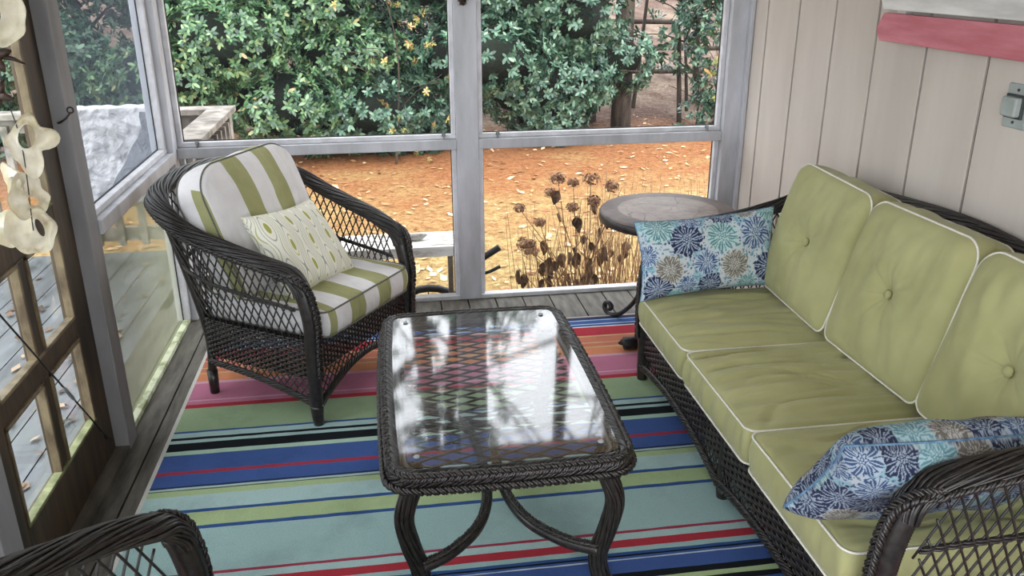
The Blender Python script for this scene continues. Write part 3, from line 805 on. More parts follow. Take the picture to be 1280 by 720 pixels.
ca = rug.data.color_attributes.new('Col', 'FLOAT_COLOR', 'CORNER')
for pi_, p in enumerate(rug.data.polygons):
    for li in p.loop_indices: ca.data[li].color = cols[pi_]
tag(rug, 'large multicoloured striped rug covering the porch floor', 'rug')

# ================================================================== ARMCHAIRS
chC0 = [(-.32,0), (-.32,.20), (-.315,.40), (-.285,.53), (-.16,.585), (0,.60)]
chC1 = [(-.322,.065,.585), (-.345,.17,.618), (-.362,.30,.652), (-.378,.44,.695), (-.370,.56,.750), (-.305,.66,.795), (-.16,.715,.825), (0,.73,.835)]
def make_chair(label, loc, rz):
    root = thing('wicker_armchair', label, 'armchair', loc, (0,0,rz), 'dark wicker armchairs')
    seat_furniture(root, .32, .6, chC0, chC1, [], 0)
    return root
RZ1 = math.atan2(.835, .55)
chair1 = make_chair('dark brown wicker armchair with striped green and white cushions in the corner by the screens', (-.13, 3.11, .012), RZ1)
chair2 = copy_tree(chair1); chair2.location = (-.168, 1.345, .012); chair2.rotation_euler = (0,0,math.radians(150))
chair2['label'] = 'dark wicker armchair cut off at the bottom left corner, only its arm showing'

def local(loc, rz, p):
    v = Matrix.Rotation(rz, 3, 'Z') @ V(p); return V(loc)+v
def chair_cushions(loc, rz, sfx_seat, sfx_back):
    c = thing('seat_cushion', sfx_seat, 'cushion', local(loc, rz, (0, .235, .385)), (0,0,rz))
    cushion(c, .575, .56, .095, M['stripe'], M['piping_dark'], puff=.022, rt=.06, rb=.05, wr=.003, seed=4)
    # back cushion: local z faces forward, leaning back
    b = thing('back_cushion', sfx_back, 'cushion')
    m = Matrix.Translation(local(loc, rz, (-.02, .46, .655))) @ Matrix.Rotation(rz+.06, 4, 'Z') @ Matrix.Rotation(math.radians(90-20), 4, 'X') @ Matrix.Rotation(math.radians(1.5), 4, 'Z')
    b.matrix_world = m
    cushion(b, .565, .51, .12, M['stripe_back'], M['piping_dark'], puff=.045, rt=.12, rb=.05, wr=.004, seed=9, back_puff=.01)
chair_cushions((-.13, 3.11, .012), RZ1, 'green and white striped seat cushion on the corner wicker armchair', 'green and white striped back cushion leaning in the corner wicker armchair')
c = thing('seat_cushion', 'white edge of a striped seat cushion behind the lattice of the bottom left armchair', 'cushion', local((-.168,1.345,.012), math.radians(150), (0,.275,.385)), (0,0,math.radians(150)))
cushion(c, .565, .55, .095, M['stripe'], M['piping_dark'], puff=.022, rt=.06, rb=.05, wr=.003, seed=2)

# ikat pillow on the armchair
p = thing('throw_pillow', 'small white throw pillow with green and grey wavy print on the corner armchair', 'pillow')
p.matrix_world = Matrix.Translation(local((-.13,3.11,.012), RZ1, (-.035, .235, .575))) @ Matrix.Rotation(RZ1, 4, 'Z') @ Matrix.Rotation(math.radians(4), 4, 'Y') @ Matrix.Rotation(math.radians(52), 4, 'X')
pillow(p, .40, .35, .13, M['ikat'], seed=2)
mb = MB(); mb.box(.06, .095, -.192, -.170, -.001, .001); mb.build('care_tag', M['tag'], p, smooth=False)

# ================================================================== SOFA
SO = (.985, 2.175, .0); SRZ = -PI/2
sofa = thing('wicker_sofa', 'long dark brown wicker sofa with olive cushions along the beige wall', 'sofa', SO, (0,0,SRZ))
sfC0 = [(-.84,0), (-.84,.25), (-.84,.48), (-.80,.62), (-.60,.66), (0,.66)]
sfC1 = [(-.845,.075,.615), (-.862,.20,.650), (-.872,.36,.670), (-.868,.52,.71), (-.82,.64,.765), (-.66,.70,.81), (-.35,.715,.845), (0,.72,.865)]
seat_furniture(sofa, .84, .66, sfC0, sfC1, [0.0], 0, seatz=.30, bandz=(.17,.30))
dy = .522
names = ['farthest', 'middle', 'nearest']
for i in range(3):
    yc = 2.955-dy/2-dy*i
    c = thing('seat_cushion', ['olive green seat cushion at the far end of the sofa, under the upright blue pillow', 'middle olive green seat cushion of the sofa, with fine wrinkles across it', 'olive green seat cushion at the near end of the sofa, partly under a blue pillow'][i], 'cushion', (1.235, yc, .35), (0,0,SRZ), 'olive sofa seat cushions')
    cushion(c, dy-.004, .60, .105, M['lime'], M['piping'], puff=.028, rt=.03, rb=.035, wr=(.006,.009,.006)[i], wdir=((2.2,.4),(3.2,.30),(2.2,.4))[i], seed=i*5+1, crease=(.009,.014,.009)[i])
    b = thing('back_cushion', ['olive green buttoned back cushion at the far end of the sofa', 'olive green buttoned back cushion in the middle of the sofa', 'olive green buttoned back cushion cut by the right edge, behind the near blue pillow'][i], 'cushion', group='olive sofa back cushions')
    b.matrix_world = Matrix.Translation((1.535, yc-.0, .655)) @ Matrix.Rotation(SRZ, 4, 'Z') @ Matrix.Rotation(math.radians(90-15), 4, 'X') @ Matrix.Rotation(math.radians((-1.5, 1, -1)[i]), 4, 'Z')
    cushion(b, dy-.004, .485, .12, M['lime'], M['piping'], puff=.05, rt=.07, rb=.04, dimples=((0, .0),), wr=.008, wdir=(1.3,.8), seed=i*7+3, back_puff=.01)

p = thing('throw_pillow', 'blue and aqua starburst lumbar pillow standing upright against the far sofa arm', 'pillow')
p.matrix_world = Matrix.Translation((1.185, 2.925, .57)) @ Matrix.Rotation(math.radians(2), 4, 'Z') @ Matrix.Rotation(math.radians(90-14), 4, 'X') @ Matrix.Rotation(math.radians(3), 4, 'Z')
pillow(p, .56, .30, .13, M['floral'], seed=5, fl=FL1)
p = thing('throw_pillow', 'blue and navy starburst lumbar pillow slumped against the near sofa arm', 'pillow')
p.matrix_world = Matrix.Translation((1.165, 1.475, .545)) @ Matrix.Rotation(math.radians(2), 4, 'Z') @ Matrix.Rotation(math.radians(90+32), 4, 'X') @ Matrix.Rotation(math.radians(-4), 4, 'Z')
rf = random.Random(12); FL2 = []
for gx in range(-4, 5):
    for gy in range(-3, 4):
        FL2.append((gx*.088+(gy % 2)*.044+rf.uniform(-.01,.01), gy*.074+rf.uniform(-.01,.01), rf.uniform(.044,.062), rf.choice(('navy','navy','navy','teal','blue','blue','taupe','aqua'))))
pillow(p, .60, .30, .16, M['floral'], seed=8, power=.36, fl=FL2, fsc=1.0, fdark=.86)

# ================================================================== COFFEE TABLE
CT = (.266, 2.272, .012)
ct = thing('coffee_table', 'dark brown wicker coffee table with a clear glass top, in the middle of the rug', 'coffee table', CT, (0,0,math.radians(0)))
W = [M['wicker'], M['wicker_dark']]
def ctout(w, d, r, bow, n=200):
    q = outline(w, d, r, r, n)
    return [V((p.x*(1+bow*(1-(2*p.y/d)**2)), p.y*(1+bow*.6*(1-(2*p.x/w)**2)), 0)) for p in q]
TO = ctout(.578, .975, .038, .035)
loop = [p+V((0,0,.428)) for p in TO]; loopc = loop+[loop[0]]
mb = MB()
# rim skirt: woven vertical band and rolled top
bundle(mb, [p+V((0,0,-.010)) for p in loopc], .019, .024, 20, .22, .0042, closed=True, step=.010)
mb.build('table_rim', W, ct)
mb = MB(); braid(mb, [p+V((0,0,.402)) for p in ctout(.616, 1.013, .065, .035)]+[ctout(.616, 1.013, .065, .035)[0]+V((0,0,.402))], .013, .007, .058, .0048, up=V((0,0,1)), closed=True)
braid(mb, [p+V((0,0,.432)) for p in ctout(.608, 1.005, .062, .035)]+[ctout(.608, 1.005, .062, .035)[0]+V((0,0,.432))], .012, .007, .05, .0042, up=V((1,1,0)), closed=True)
mb.build('braided_edging', W, ct)
inn = ctout(.552, .948, .024, .035)
k = len(inn); mb = MB(); mb.add([p+V((0,0,.443)) for p in inn]+[p+V((0,0,.437)) for p in inn], [tuple(range(k))]+[(i, k+i, k+(i+1) % k, (i+1) % k) for i in range(k)]); mb.build('glass_top', M['glass'], ct, smooth=False)
for sx in (-1, 1):
    for sy in (-1, 1):
        mb = MB(); mb.lathe([(.008, 0), (.008, .003), (.006, .004)], 16, (sx*.235, sy*.43, .444)); mb.build('glass_bumper', M['outlet'], ct)
# inner support frame + lattice
mb = MB(); q = [p+V((0,0,.415)) for p in ctout(.53, .92, .05, .035)]; mb.tube(q, .010, 8, closed=True)
mb.build('glass_support', W, ct)
mb = MB()
hw_, hd_ = .262, .46
for sg in (1, -1):
    c = -1.5
    while c < 1.5:
        pts = []
        for j in range(121):
            y = -hd_+2*hd_*j/120; x = c+sg*y*2.3
            if abs(x) < hw_: pts.append(V((x, y, .412+.002*sg)))
            else:
                if len(pts) > 1: mb.tube([pts[0], pts[-1]], .0035, 6)
                pts = []
        if len(pts) > 1: mb.tube([pts[0], pts[-1]], .0035, 6)
        c += .105
mb.build('tabletop_lattice', W, ct)
for sx in (-1, 1):
    for sy in (-1, 1):
        lx, ly = sx*.252, sy*.438
        path = catmull([(lx*.97, ly*.98, .42), (lx*1.0, ly*1.0, .36), (lx*1.09, ly*1.02, .28), (lx*1.04, ly*1.0, .19), (lx*.95, ly*.98, .10), (lx*.97, ly*.99, .04), (lx*1.04, ly*1.0, .0)], 50)
        mb = MB(); bundle(mb, path, .0225, .0225, 18, 1.6, .0042, up=V((0,1,0)), step=.012); mb.build('leg', W, ct)
    pth = catmull([(sx*.235, -.445, .12), (sx*.16, -.40, .12), (sx*.080, -.31, .12), (sx*.038, -.20, .12), (sx*.024, -.08, .12), (sx*.024, .08, .12), (sx*.038, .20, .12), (sx*.080, .31, .12), (sx*.16, .40, .12), (sx*.235, .445, .12)], 90)
    mb = MB(); wrapped(mb, pth, .0165, .009); 
    braid(mb, [q+V((0,0,.014)) for q in pth], .009, .005, .045, .0036, off=(0, 0)); mb.build('stretcher', W, ct)

# ================================================================== ROUND SIDE TABLE
RT = (1.195, 3.44, 0)
rt = thing('round_side_table', 'round slate-topped table with dark scrolled metal legs behind the sofa', 'side table', RT)
mb = MB(); mb.lathe([(.05, .578), (.285, .578), (.292, .582), (.292, .598), (.286, .603), (.05, .6035)], 72); mb.build('stone_top', M['stone'], rt)
mb = MB(); mb.lathe([(.24, .555), (.292, .556), (.296, .560), (.296, .590), (.292, .592), (.24, .580)], 72); mb.build('metal_rim', M['metal_dark'], rt)
for i in range(3):
    a = math.radians((122, 240, 0)[i]); u = V((math.cos(a), math.sin(a), 0))
    if i == 0: pts = [(.24, .56), (.15, .50), (.09, .40), (.09, .28), (.15, .14), (.24, .04), (.31, .012), (.345, .03), (.345, .06), (.32, .07), (.305, .05), (.315, .035)]
    else: pts = [(.24, .56), (.15, .50), (.09, .40), (.09, .28), (.15, .14), (.24, .04), (.31, .012), (.345, .03), (.345, .06), (.32, .07), (.305, .05), (.315, .035)]
    mb = MB(); P = [u*r+V((0,0,z)) for r, z in catmull([V((r, z, 0)) for r, z in pts], 60) and [(q.x, q.y) for q in catmull([V((r, z, 0)) for r, z in pts], 60)]]
    sd = V((-u.y, u.x, 0)); mb.tube(P, .011, 8, up=sd, h=.014); mb.build('scroll_leg', M['metal_dark'], rt)
mb = MB(); mb.tube([(.09*math.cos(t/24*2*PI), .09*math.sin(t/24*2*PI), .33) for t in range(24)], .007, 8, closed=True); mb.build('leg_ring', M['metal_dark'], rt)

# small weight standing by the sofa leg
o = MB(); o.tube([(0,-.0,.03), (.0,.0,.03), (.06,.0,.03)], [.026,.028,.028], 14); o.tube([(.06,0,.03), (.075,0,.03)], [.018,.018], 10)
o = o.build('black_cylinder', M['black_rubber']); o.location = (.985, 3.30, .012); tag(o, 'short black cylinder lying on the rug behind the far sofa leg', 'weight')

# ================================================================== WALL THINGS
sg_ = thing('plank_wall_hanging', 'wooden plank sign of a white board above a pink board on the beige wall', 'wall hanging', (XR-.004, 2.85, 1.37))
def plank(y0, y1, z0, z1, x0, x1, tip, nm, mt):
    mb = MB(); zm = (z0+z1)/2
    pr = [(y0, z0), (y1-.015, z0), (y1+tip, zm-.006), (y1-.022, z1-.002), (y1-.03, z1), (y0, z1)]
    k = len(pr); mb.add([(x0, a, b) for a, b in pr]+[(x1, a, b) for a, b in pr], [tuple(range(k)), tuple(range(2*k-1, k-1, -1))]+[(i, k+i, k+(i+1) % k, (i+1) % k) for i in range(k)])
    mb.build(nm, mt, sg_, smooth=False, bevel=.002)
plank(-1.5, 0, -.02, .072, -.045, -.025, .012, 'pink_board', M['pink'])
plank(-1.5, 0, .083, .175, -.045, -.025, .012, 'white_board', M['whitewood'])
for yb in (-.12, -.95):
    mb = MB(); mb.box(-.025, 0, yb, yb+.05, -.01, .17); mb.build('backing_strip', M['whitewood'], sg_, smooth=False)
ou = thing('outlet_cover', 'grey weatherproof outlet box mounted on the beige wall at the right edge', 'outlet', (XR, 2.165, 1.225))
mb = MB(); mb.box(-.010, 0, -.045, .045, -.062, .060); mb.build('cover_plate', M['outlet'], ou, smooth=False, bevel=.004)
mb = MB(); mb.box(-.036, -.010, -.028, .030, -.028, .026); sw = mb.build('switch_housing', M['outlet'], ou, smooth=False, bevel=.005)
mb = MB(); mb.box(-.018, -.010, -.034, .036, -.034, .032); mb.build('gasket', M['outlet_dark'], ou, smooth=False, bevel=.002)
for z in (.044, -.045):
    mb = MB(); mb.tube([(-.010, 0, z), (-.013, 0, z)], .004, 10); mb.build('screw', M['outlet_dark'], ou)
# pinecone ornament hanging at the centre post
pc = thing('pinecone', 'brown pinecone ornament hanging on the centre post at the top edge', 'ornament', (.375, 4.005, 1.475))
mb = MB()
for i in range(60):
    t = i/60; a = i*2.4; r = .024*math.sin(PI*(.15+.8*t)); z = -.045+.11*t
    c = V((r*math.cos(a), r*math.sin(a), z)); u = V((math.cos(a), math.sin(a), -.4)).normalized(); s = V((-math.sin(a), math.cos(a), 0))
    mb.add([c-s*.007, c+u*.012, c+s*.007, c+V((0,0,.006))], [(0,1,2,3)])
mb.lathe([(.004,-.045), (.016,-.03), (.02,0), (.016,.04), (.004,.065)], 12); mb.build('cone_scales', M['shell_dark'], pc)
mb = MB(); mb.tube([(0,0,.06), (0,.0,.78)], .0015, 5); mb.build('hanging_string', M['cord'], pc)

# hanging shells by the door
sh = thing('shell_garland', 'hanging string of cream shell pieces and dark pods in front of the door', 'garland', (-.86, 2.2, 1.25))
def shell(cx, cz, w, h, hw_, hh_, hx, hz, rot, yaw, seed, lobes=.22):
    mb = MB(); n = 44; m = 9
    ca, sa = math.cos(rot), math.sin(rot)
    def f(a, b):
        t = a*2*PI; k = 1+lobes*noise.noise(V((math.cos(t)*1.3+seed*7, math.sin(t)*1.3, seed)))*1.6
        ox, oz = w/2*math.cos(t)*k, h/2*math.sin(t)*k
        ix, iz = hx+hw_/2*math.cos(t), hz+hh_/2*math.sin(t)
        x = ix+(ox-ix)*b; z = iz+(oz-iz)*b
        y = .016*math.sin(b*PI*.9)+.012*noise.noise(V((x*30, z*30, seed)))
        x, z = x*ca-z*sa, x*sa+z*ca
        return V((cx+x*math.cos(yaw)-y*math.sin(yaw), x*math.sin(yaw)+y*math.cos(yaw), cz+z))
    mb.grid(f, n, m, wrap=True); mb.grid(lambda a, b: f(1-a, b)+V((0,.004,0)), n, m, wrap=True)
    mb.build('shell_piece', M['shell'], sh)
shell(-.006, .252, .115, .135, .050, .062, -.018, .005, .2, .25, 1, .15)
shell(.006, -.048, .105, .130, .036, .060, -.008, .012, -.3, .3, 2, .45)
shell(-.055, -.148, .055, .100, .024, .036, 0, .0, .1, -.5, 3, .4)
shell(-.020, -.188, .100, .110, .022, .03, .0, -.010, .5, .9, 4, .3)
shell(-.035, -.268, .115, .125, .018, .050, .022, .0, .15, .35, 5, .15)
shell(-.085, -.262, .085, .10, .012, .02, 0, .0, .4, .5, 6, .2)
def pod(cx, cz, n, s, seed):
    mb = MB()
    for i in range(n):
        a = 2*PI*i/n+seed; d = V((math.cos(a), .3*math.sin(a*2), math.sin(a)))
        mb.tube([V((cx, 0, cz))+d*s*t for t in (0, .35, .7, 1)], [s*.12, s*.30, s*.26, s*.06], 8)
    mb.build('seed_pod', M['shell_dark'], sh)
pod(-.035, .155, 5, .042, .3); pod(-.040, .068, 4, .034, 1.2)
mb = MB(); mb.tube([(-.02,0,.155), (.005,.01,.148), (.025,.02,.135)], [.006,.005,.002], 6); mb.build('twig', M['shell_dark'], sh)
mb = MB(); mb.tube(catmull([(-.012,.006,1.16), (-.01,.006,.6), (-.012,.006,.26), (-.03,.006,.1), (-.015,.006,-.05), (-.03,.006,-.27)], 40), .0014, 5); mb.build('hanging_cord', M['cord'], sh)

# ================================================================== OUTSIDE
# ground
def gz(x, y):
    z = -.62
    if y > 11.5: z += (y-11.5)*.05
    return z+noise.noise(V((x*.7, y*.7, 0)))*.03
mb = MB(); mb.grid(lambda a, b: V((-26+60*a, -6+46*b, gz(-26+60*a, -6+46*b))), 90, 90); mb.build('ground', M['ground'], kind='structure')
# outdoor deck on the left
mb = MB(); x = -4.4
while x < -1.20: mb.box(x, x+.136, -2.5, 5.22, -.06, -.03); x += .142
mb.box(-1.188, -1.135, -2.5, 4.15, -.06, -.03)
mb.box(-1.188, -.92, 4.15, 5.22, -.06, -.03)
od = mb.build('outdoor_deck', M['deck_out'], smooth=False, kind='structure')
mb = MB(); mb.box(-4.4, -.90, 5.18, 5.22, -.25, -.06); mb.box(-.94, -.90, 4.2, 5.2, -.25, -.06); mb.build('deck_fascia', M['rail_wood'], od, smooth=False)
# railing
rl = thing('deck_railing', 'weathered grey wooden deck railing with balusters, turning the corner outside', 'railing', (-.93, 5.15, -.03))
mb = MB(); mb.box(-3.6, .07, -.07, .07, .835, .868); mb.box(-.07, .07, -.98, -.07, .835, .868); mb.build('hand_rail', M['rail_wood'], rl, smooth=False, bevel=.003)
mb = MB(); mb.box(-3.6, -.02, -.018, .018, .10, .18); mb.box(-.018, .018, -.98, -.045, .10, .18); mb.box(-3.6, 0, -.018, .018, .755, .835); mb.box(-.018, .018, -.98, 0, .755, .835); mb.build('cross_rail', M['rail_wood'], rl, smooth=False)
for (x, y) in ((0, 0), (-1.75, 0), (-3.5, 0)):
    mb = MB(); mb.box(x-.045, x+.045, y-.045, y+.045, -.02, .835); mb.build('railing_post', M['rail_wood'], rl, smooth=False)
for i in range(26):
    x = -.13-i*.13
    mb = MB(); mb.box(x-.018, x+.018, -.054, -.018, .08, .80); mb.build('baluster', M['rail_wood'], rl, smooth=False)
for i in range(7):
    y = -.13-i*.125
    mb = MB(); mb.box(.018, .054, y-.018, y+.018, .08, .80); mb.build('baluster', M['rail_wood'], rl, smooth=False)
# white cloth draped over the railing
bl = thing('white_blanket', 'white crinkled blanket draped over the deck railing outside the left screen', 'blanket', (-1.75, 5.05, 0))
mb = MB()
def bedge(z): return .48 if z > .77 else .48-(.77-z)/.33*.217
def bf(a, b):
    L_ = b*.62
    if L_ < .10: y = .04-L_*1.2; z = .874+.006*math.sin(L_*30)
    else: y = -.085-.03*min(1, b*1.2)*noise.noise(V((a*6, z0_ if False else b*3, 2))); z = .874-(L_-.10)
    x = -.02+(bedge(z)+.02)*a
    return V((x, y+.03*noise.noise(V((x*11, z*11, 1)))+.014*noise.noise(V((x*30, z*30, 5))), z+.006*noise.noise(V((x*20, b*9, 4)))))
mb.grid(bf, 70, 60); mb.build('blanket_cloth', M['blanket'], bl)
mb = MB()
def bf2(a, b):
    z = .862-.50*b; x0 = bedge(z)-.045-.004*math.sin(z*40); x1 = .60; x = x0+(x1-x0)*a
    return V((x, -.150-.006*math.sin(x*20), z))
mb.grid(bf2, 20, 20); mb.build('shaded_fold', M['blanket_shade'], bl)  # separate grey piece standing for the blanket's shadowed side
# leaf litter on the deck and sills
mb = MB()
for i in range(420):
    x = -1.25-3*R.random()**1.3; y = R.uniform(1.2, 5.0); s = R.uniform(.015, .04); a = R.random()*6.3
    u = V((math.cos(a), math.sin(a), R.uniform(-.2,.3)))*s; w_ = V((-math.sin(a), math.cos(a), R.uniform(-.2,.3)))*s*.55; c = V((x, y, -.022+R.random()*.01))
    mb.add([c-u, c+w_, c+u, c-w_], [(0,1,2,3)])
o = mb.build('fallen_leaves', M['litter'], smooth=False); o['kind'] = 'stuff'; tag(o, 'brown fallen leaves scattered over the wet grey deck outside the door', 'leaves')
mb = MB()
for i in range(2600):
    y = 4.6+R.random()**1.4*8; x = R.uniform(-3, 7)*(.5+y/16); s = R.uniform(.02, .05); a = R.random()*6.3
    u = V((math.cos(a), math.sin(a), R.uniform(-.3,.4)))*s; w_ = V((-math.sin(a), math.cos(a), R.uniform(-.3,.4)))*s*.55; c = V((x, y, gz(x, y)+.015))
    mb.add([c-u, c+w_, c+u, c-w_], [(0,1,2,3)])
M['lawn_litter'] = leafmat('lawn_leaf', [(0, srgb(.50,.32,.20)), (.5, srgb(.72,.54,.36)), (1, srgb(.92,.82,.66))], .8)
o = mb.build('lawn_leaves', M['lawn_litter'], smooth=False); o['kind'] = 'stuff'; tag(o, 'brown and tan leaves scattered over the straw-coloured lawn', 'leaves')

# plank bench outside
bn = thing('plank_bench', 'low weathered white slatted bench outside, left of the centre post', 'bench', (.02, 4.28, .0))
for i in range(4):
    y = -.135+i*.068
    mb = MB(); mb.box(-.42, .385, y, y+.062, .235, .255); mb.build('slat', M['benchwood'], bn, smooth=False, bevel=.003)
mb = MB(); mb.box(-.40, .372, -.130, -.112, .20, .235); mb.box(-.40, .372, .11, .128, .20, .235); mb.build('apron', M['benchwood'], bn, smooth=False)
for (x, y) in ((-.36,-.10), (.315,-.10), (-.36,.10), (.29,.10)):
    mb = MB(); mb.box(x-.014, x+.014, y-.014, y+.014, -.60, .235); mb.build('leg', M['rail_wood'], bn, smooth=False)
mb = MB()
for k in range(5):
    mb.tube(catmull([(-.06, k*.006, .0), (-.02, .008+k*.004, .012), (.03, k*.005, .010+.004*(k % 2)), (.075, .01, .022)], 14), [.004+.012*abs(math.sin(PI*i/13))**.7 for i in range(14)], 8)
o = mb.build('driftwood', M['driftwood']); o.location = (.11, 4.26, .262); tag(o, 'grey piece of driftwood lying on the white bench', 'driftwood')
# tubular garden cart behind the centre post
gc = thing('garden_cart', 'black-handled tubular garden cart standing on the lawn behind the centre post', 'cart', (.35, 4.46, -.60))
mb = MB(); mb.tube(catmull([(-.25,0,.30), (-.05,0,.42), (.05,0,.52), (.13,-.02,.68)], 20), .012, 8); mb.tube(catmull([(-.3,.12,.30), (0,.12,.40), (.16,.12,.60)], 20), .012, 8)
mb.tube([(-.45,0,.30), (-.25,0,.30), (-.25,.12,.30), (-.45,.12,.30)], .012, 8); mb.build('frame_tube', M['metal_grey'], gc)
mb = MB(); mb.tube([(.125,-.02,.67), (.235,-.04,.745)], .019, 10); mb.build('hand_grip', M['black_rubber'], gc)
mb = MB(); mb.tube(catmull([(.10,.0,.58), (.17,-.02,.595), (.24,-.03,.63)], 12), .010, 8); mb.build('brake_lever', M['black_rubber'], gc)
mb = MB()
mb.tube([(-.16+.24*math.cos(t/28*2*PI), .06, .25+.24*math.sin(t/28*2*PI)) for t in range(28)], .022, 8, closed=True); 
for k in range(6):
    a = k*PI/6*2/2; mb.tube([(-.16+.23*math.cos(a), .06, .25+.23*math.sin(a)), (-.16-.23*math.cos(a), .06, .25-.23*math.sin(a))], .004, 5)
mb.build('wheel', M['black_rubber'], gc)

# dried hydrangea
hy = thing('dried_hydrangea', 'dried brown hydrangea with papery flower heads outside the right screen', 'dried plant', (1.12, 4.75, -.62))
tops = [(640,262),(634,330),(668,262),(700,250),(722,252),(748,262),(655,318),(685,285),(760,290),(780,262),(690,225),(712,232),(735,228),(757,232),(683,245),(660,270),(655,290),(650,300),(735,250),(765,225),(648,312),(672,300),(720,270),(700,330),(665,345),(745,300),(640,340),(775,300),(730,320),(790,290)]
mb = MB(); heads = []
rs = random.Random(5)
for i, (px, py) in enumerate(tops):
    X = (px-700)/1062*4.9/1.0*.98-.10; Z = 1.03-(py-230)*.0048
    X *= .98
    base = V((rs.uniform(-.12,.22), rs.uniform(-.1,.12), 0)); tp = V((X, rs.uniform(-.2,.1), Z))
    md = base.lerp(tp, .5)+V((rs.uniform(-.05,.05), rs.uniform(-.04,.04), .03))
    pth = catmull([base, md, tp], 16); mb.tube(pth, [.005-.003*t/15 for t in range(16)], 5)
    heads.append((tp, pth))
    for b in range(2):
        q = pth[rs.randint(5, 12)]; e = q+V((rs.uniform(-.13,.13), rs.uniform(-.08,.08), rs.uniform(.05,.16))); mb.tube([q, q.lerp(e,.5)+V((0,0,.01)), e], [.0028,.0022,.0015], 4)
for i in range(150):
    x = rs.uniform(-.35,.75); base = V((x, rs.uniform(-.15,.3), 0)); tp = base+V((rs.uniform(-.16,.16), rs.uniform(-.08,.08), rs.uniform(.45,.95)))
    mb.tube(catmull([base, base.lerp(tp,.5)+V((rs.uniform(-.04,.04),0,0)), tp], 8), [.003,.0028,.0026,.0024,.002,.0018,.0015,.001], 4)
mb.build('stems', M['dry_stem'], hy)
for i, (tp, pth) in enumerate(heads):
    if i in (0,3,6,10,11,12,13,14,15,17,18,20):
        mb = MB(); rad = rs.uniform(.028,.052)
        for k in range(120):
            d = V((rs.gauss(0,1), rs.gauss(0,1), rs.gauss(0,1)+.5)).normalized(); kk = rs.uniform(.6,1.15); c = tp+V((d.x*rad*kk, d.y*rad*kk, d.z*rad*.75*kk)); s = d.orthogonal().normalized(); s.rotate(Matrix.Rotation(rs.random()*6.3, 3, d)); t = d.cross(s)
            mb.add([c-s*.009, c-t*.009+d*.004, c+s*.009, c+t*.009+d*.004], [(0,1,2,3)])
        mb.build('flower_head', M['dry_flower'], hy)
    for k in range(2):
        q = pth[rs.randint(6, 14)]; mb = MB(); l = rs.uniform(.05,.10); w_ = l*.32; dr = V((rs.uniform(-.3,.3), rs.uniform(-.2,.2), -1)).normalized(); s = dr.orthogonal().normalized(); s.rotate(Matrix.Rotation(rs.random()*6.3, 3, dr)); nn = dr.cross(s)
        mb.grid(lambda a, b: q+dr*l*a+s*w_*math.sin(PI*min(1,a)**.8)*(b*2-1)+nn*w_*.7*(b*2-1)**2, 8, 5); mb.build('withered_leaf', M['dry_leaf'], hy)
gr = MB()
for i in range(190):
    base = V((rs.uniform(1.2, 2.3), rs.uniform(4.6, 5.3), -.62)); tp = base+V((rs.uniform(-.12,.12), rs.uniform(-.08,.08), rs.uniform(.4,1.12)))
    gr.tube([base, base.lerp(tp,.5)+V((rs.uniform(-.03,.03),0,0)), tp], [.003,.0025,.001], 4)
o = gr.build('dry_grass_clump', M['dry_stem']); tag(o, 'clump of thin dry straw stalks outside, behind the round table', 'dry grass')

# trees
def leaves(mb, lobes, ncl, ls, rs, front=True, per=9):
    for i in range(ncl):
        c, rd = lobes[rs.randrange(len(lobes))]
        while True:
            d = V((rs.gauss(0,1), rs.gauss(0,1), rs.gauss(0,1)))
            if d.length > .01: d.normalize()
            if not front or d.y < .35 or d.z > .5: break
        k = .78+.3*rs.random()+.10*noise.noise(V((d.x*3+c[0], d.y*3, d.z*3+c[2])))
        p = V((c[0]+d.x*rd[0]*k, c[1]+d.y*rd[1]*k, c[2]+d.z*rd[2]*k))
        ax = (d+V((rs.uniform(-.5,.5), rs.uniform(-.5,.5), rs.uniform(-.1,.5)))).normalized(); s0 = ax.orthogonal().normalized()
        for j in range(per):
            a = 2*PI*j/per*1.62+rs.random()*.5; s = s0.copy(); s.rotate(Matrix.Rotation(a, 3, ax))
            t = (s+ax*rs.uniform(.05,.7)+V((0,0,-.15))).normalized(); w_ = ax.cross(t)
            if w_.length < .01: continue
            w_.normalize(); up = t.cross(w_); l = ls*rs.uniform(.7,1.25); b = p+ax*(j*ls*.09)
            mb.add([b, b+t*l*.35+w_*l*.20+up*l*.06, b+t*l*.75+w_*l*.17+up*l*.04, b+t*l, b+t*l*.75-w_*l*.17+up*l*.04, b+t*l*.35-w_*l*.20+up*l*.06], [(0,1,2,3,4,5)])
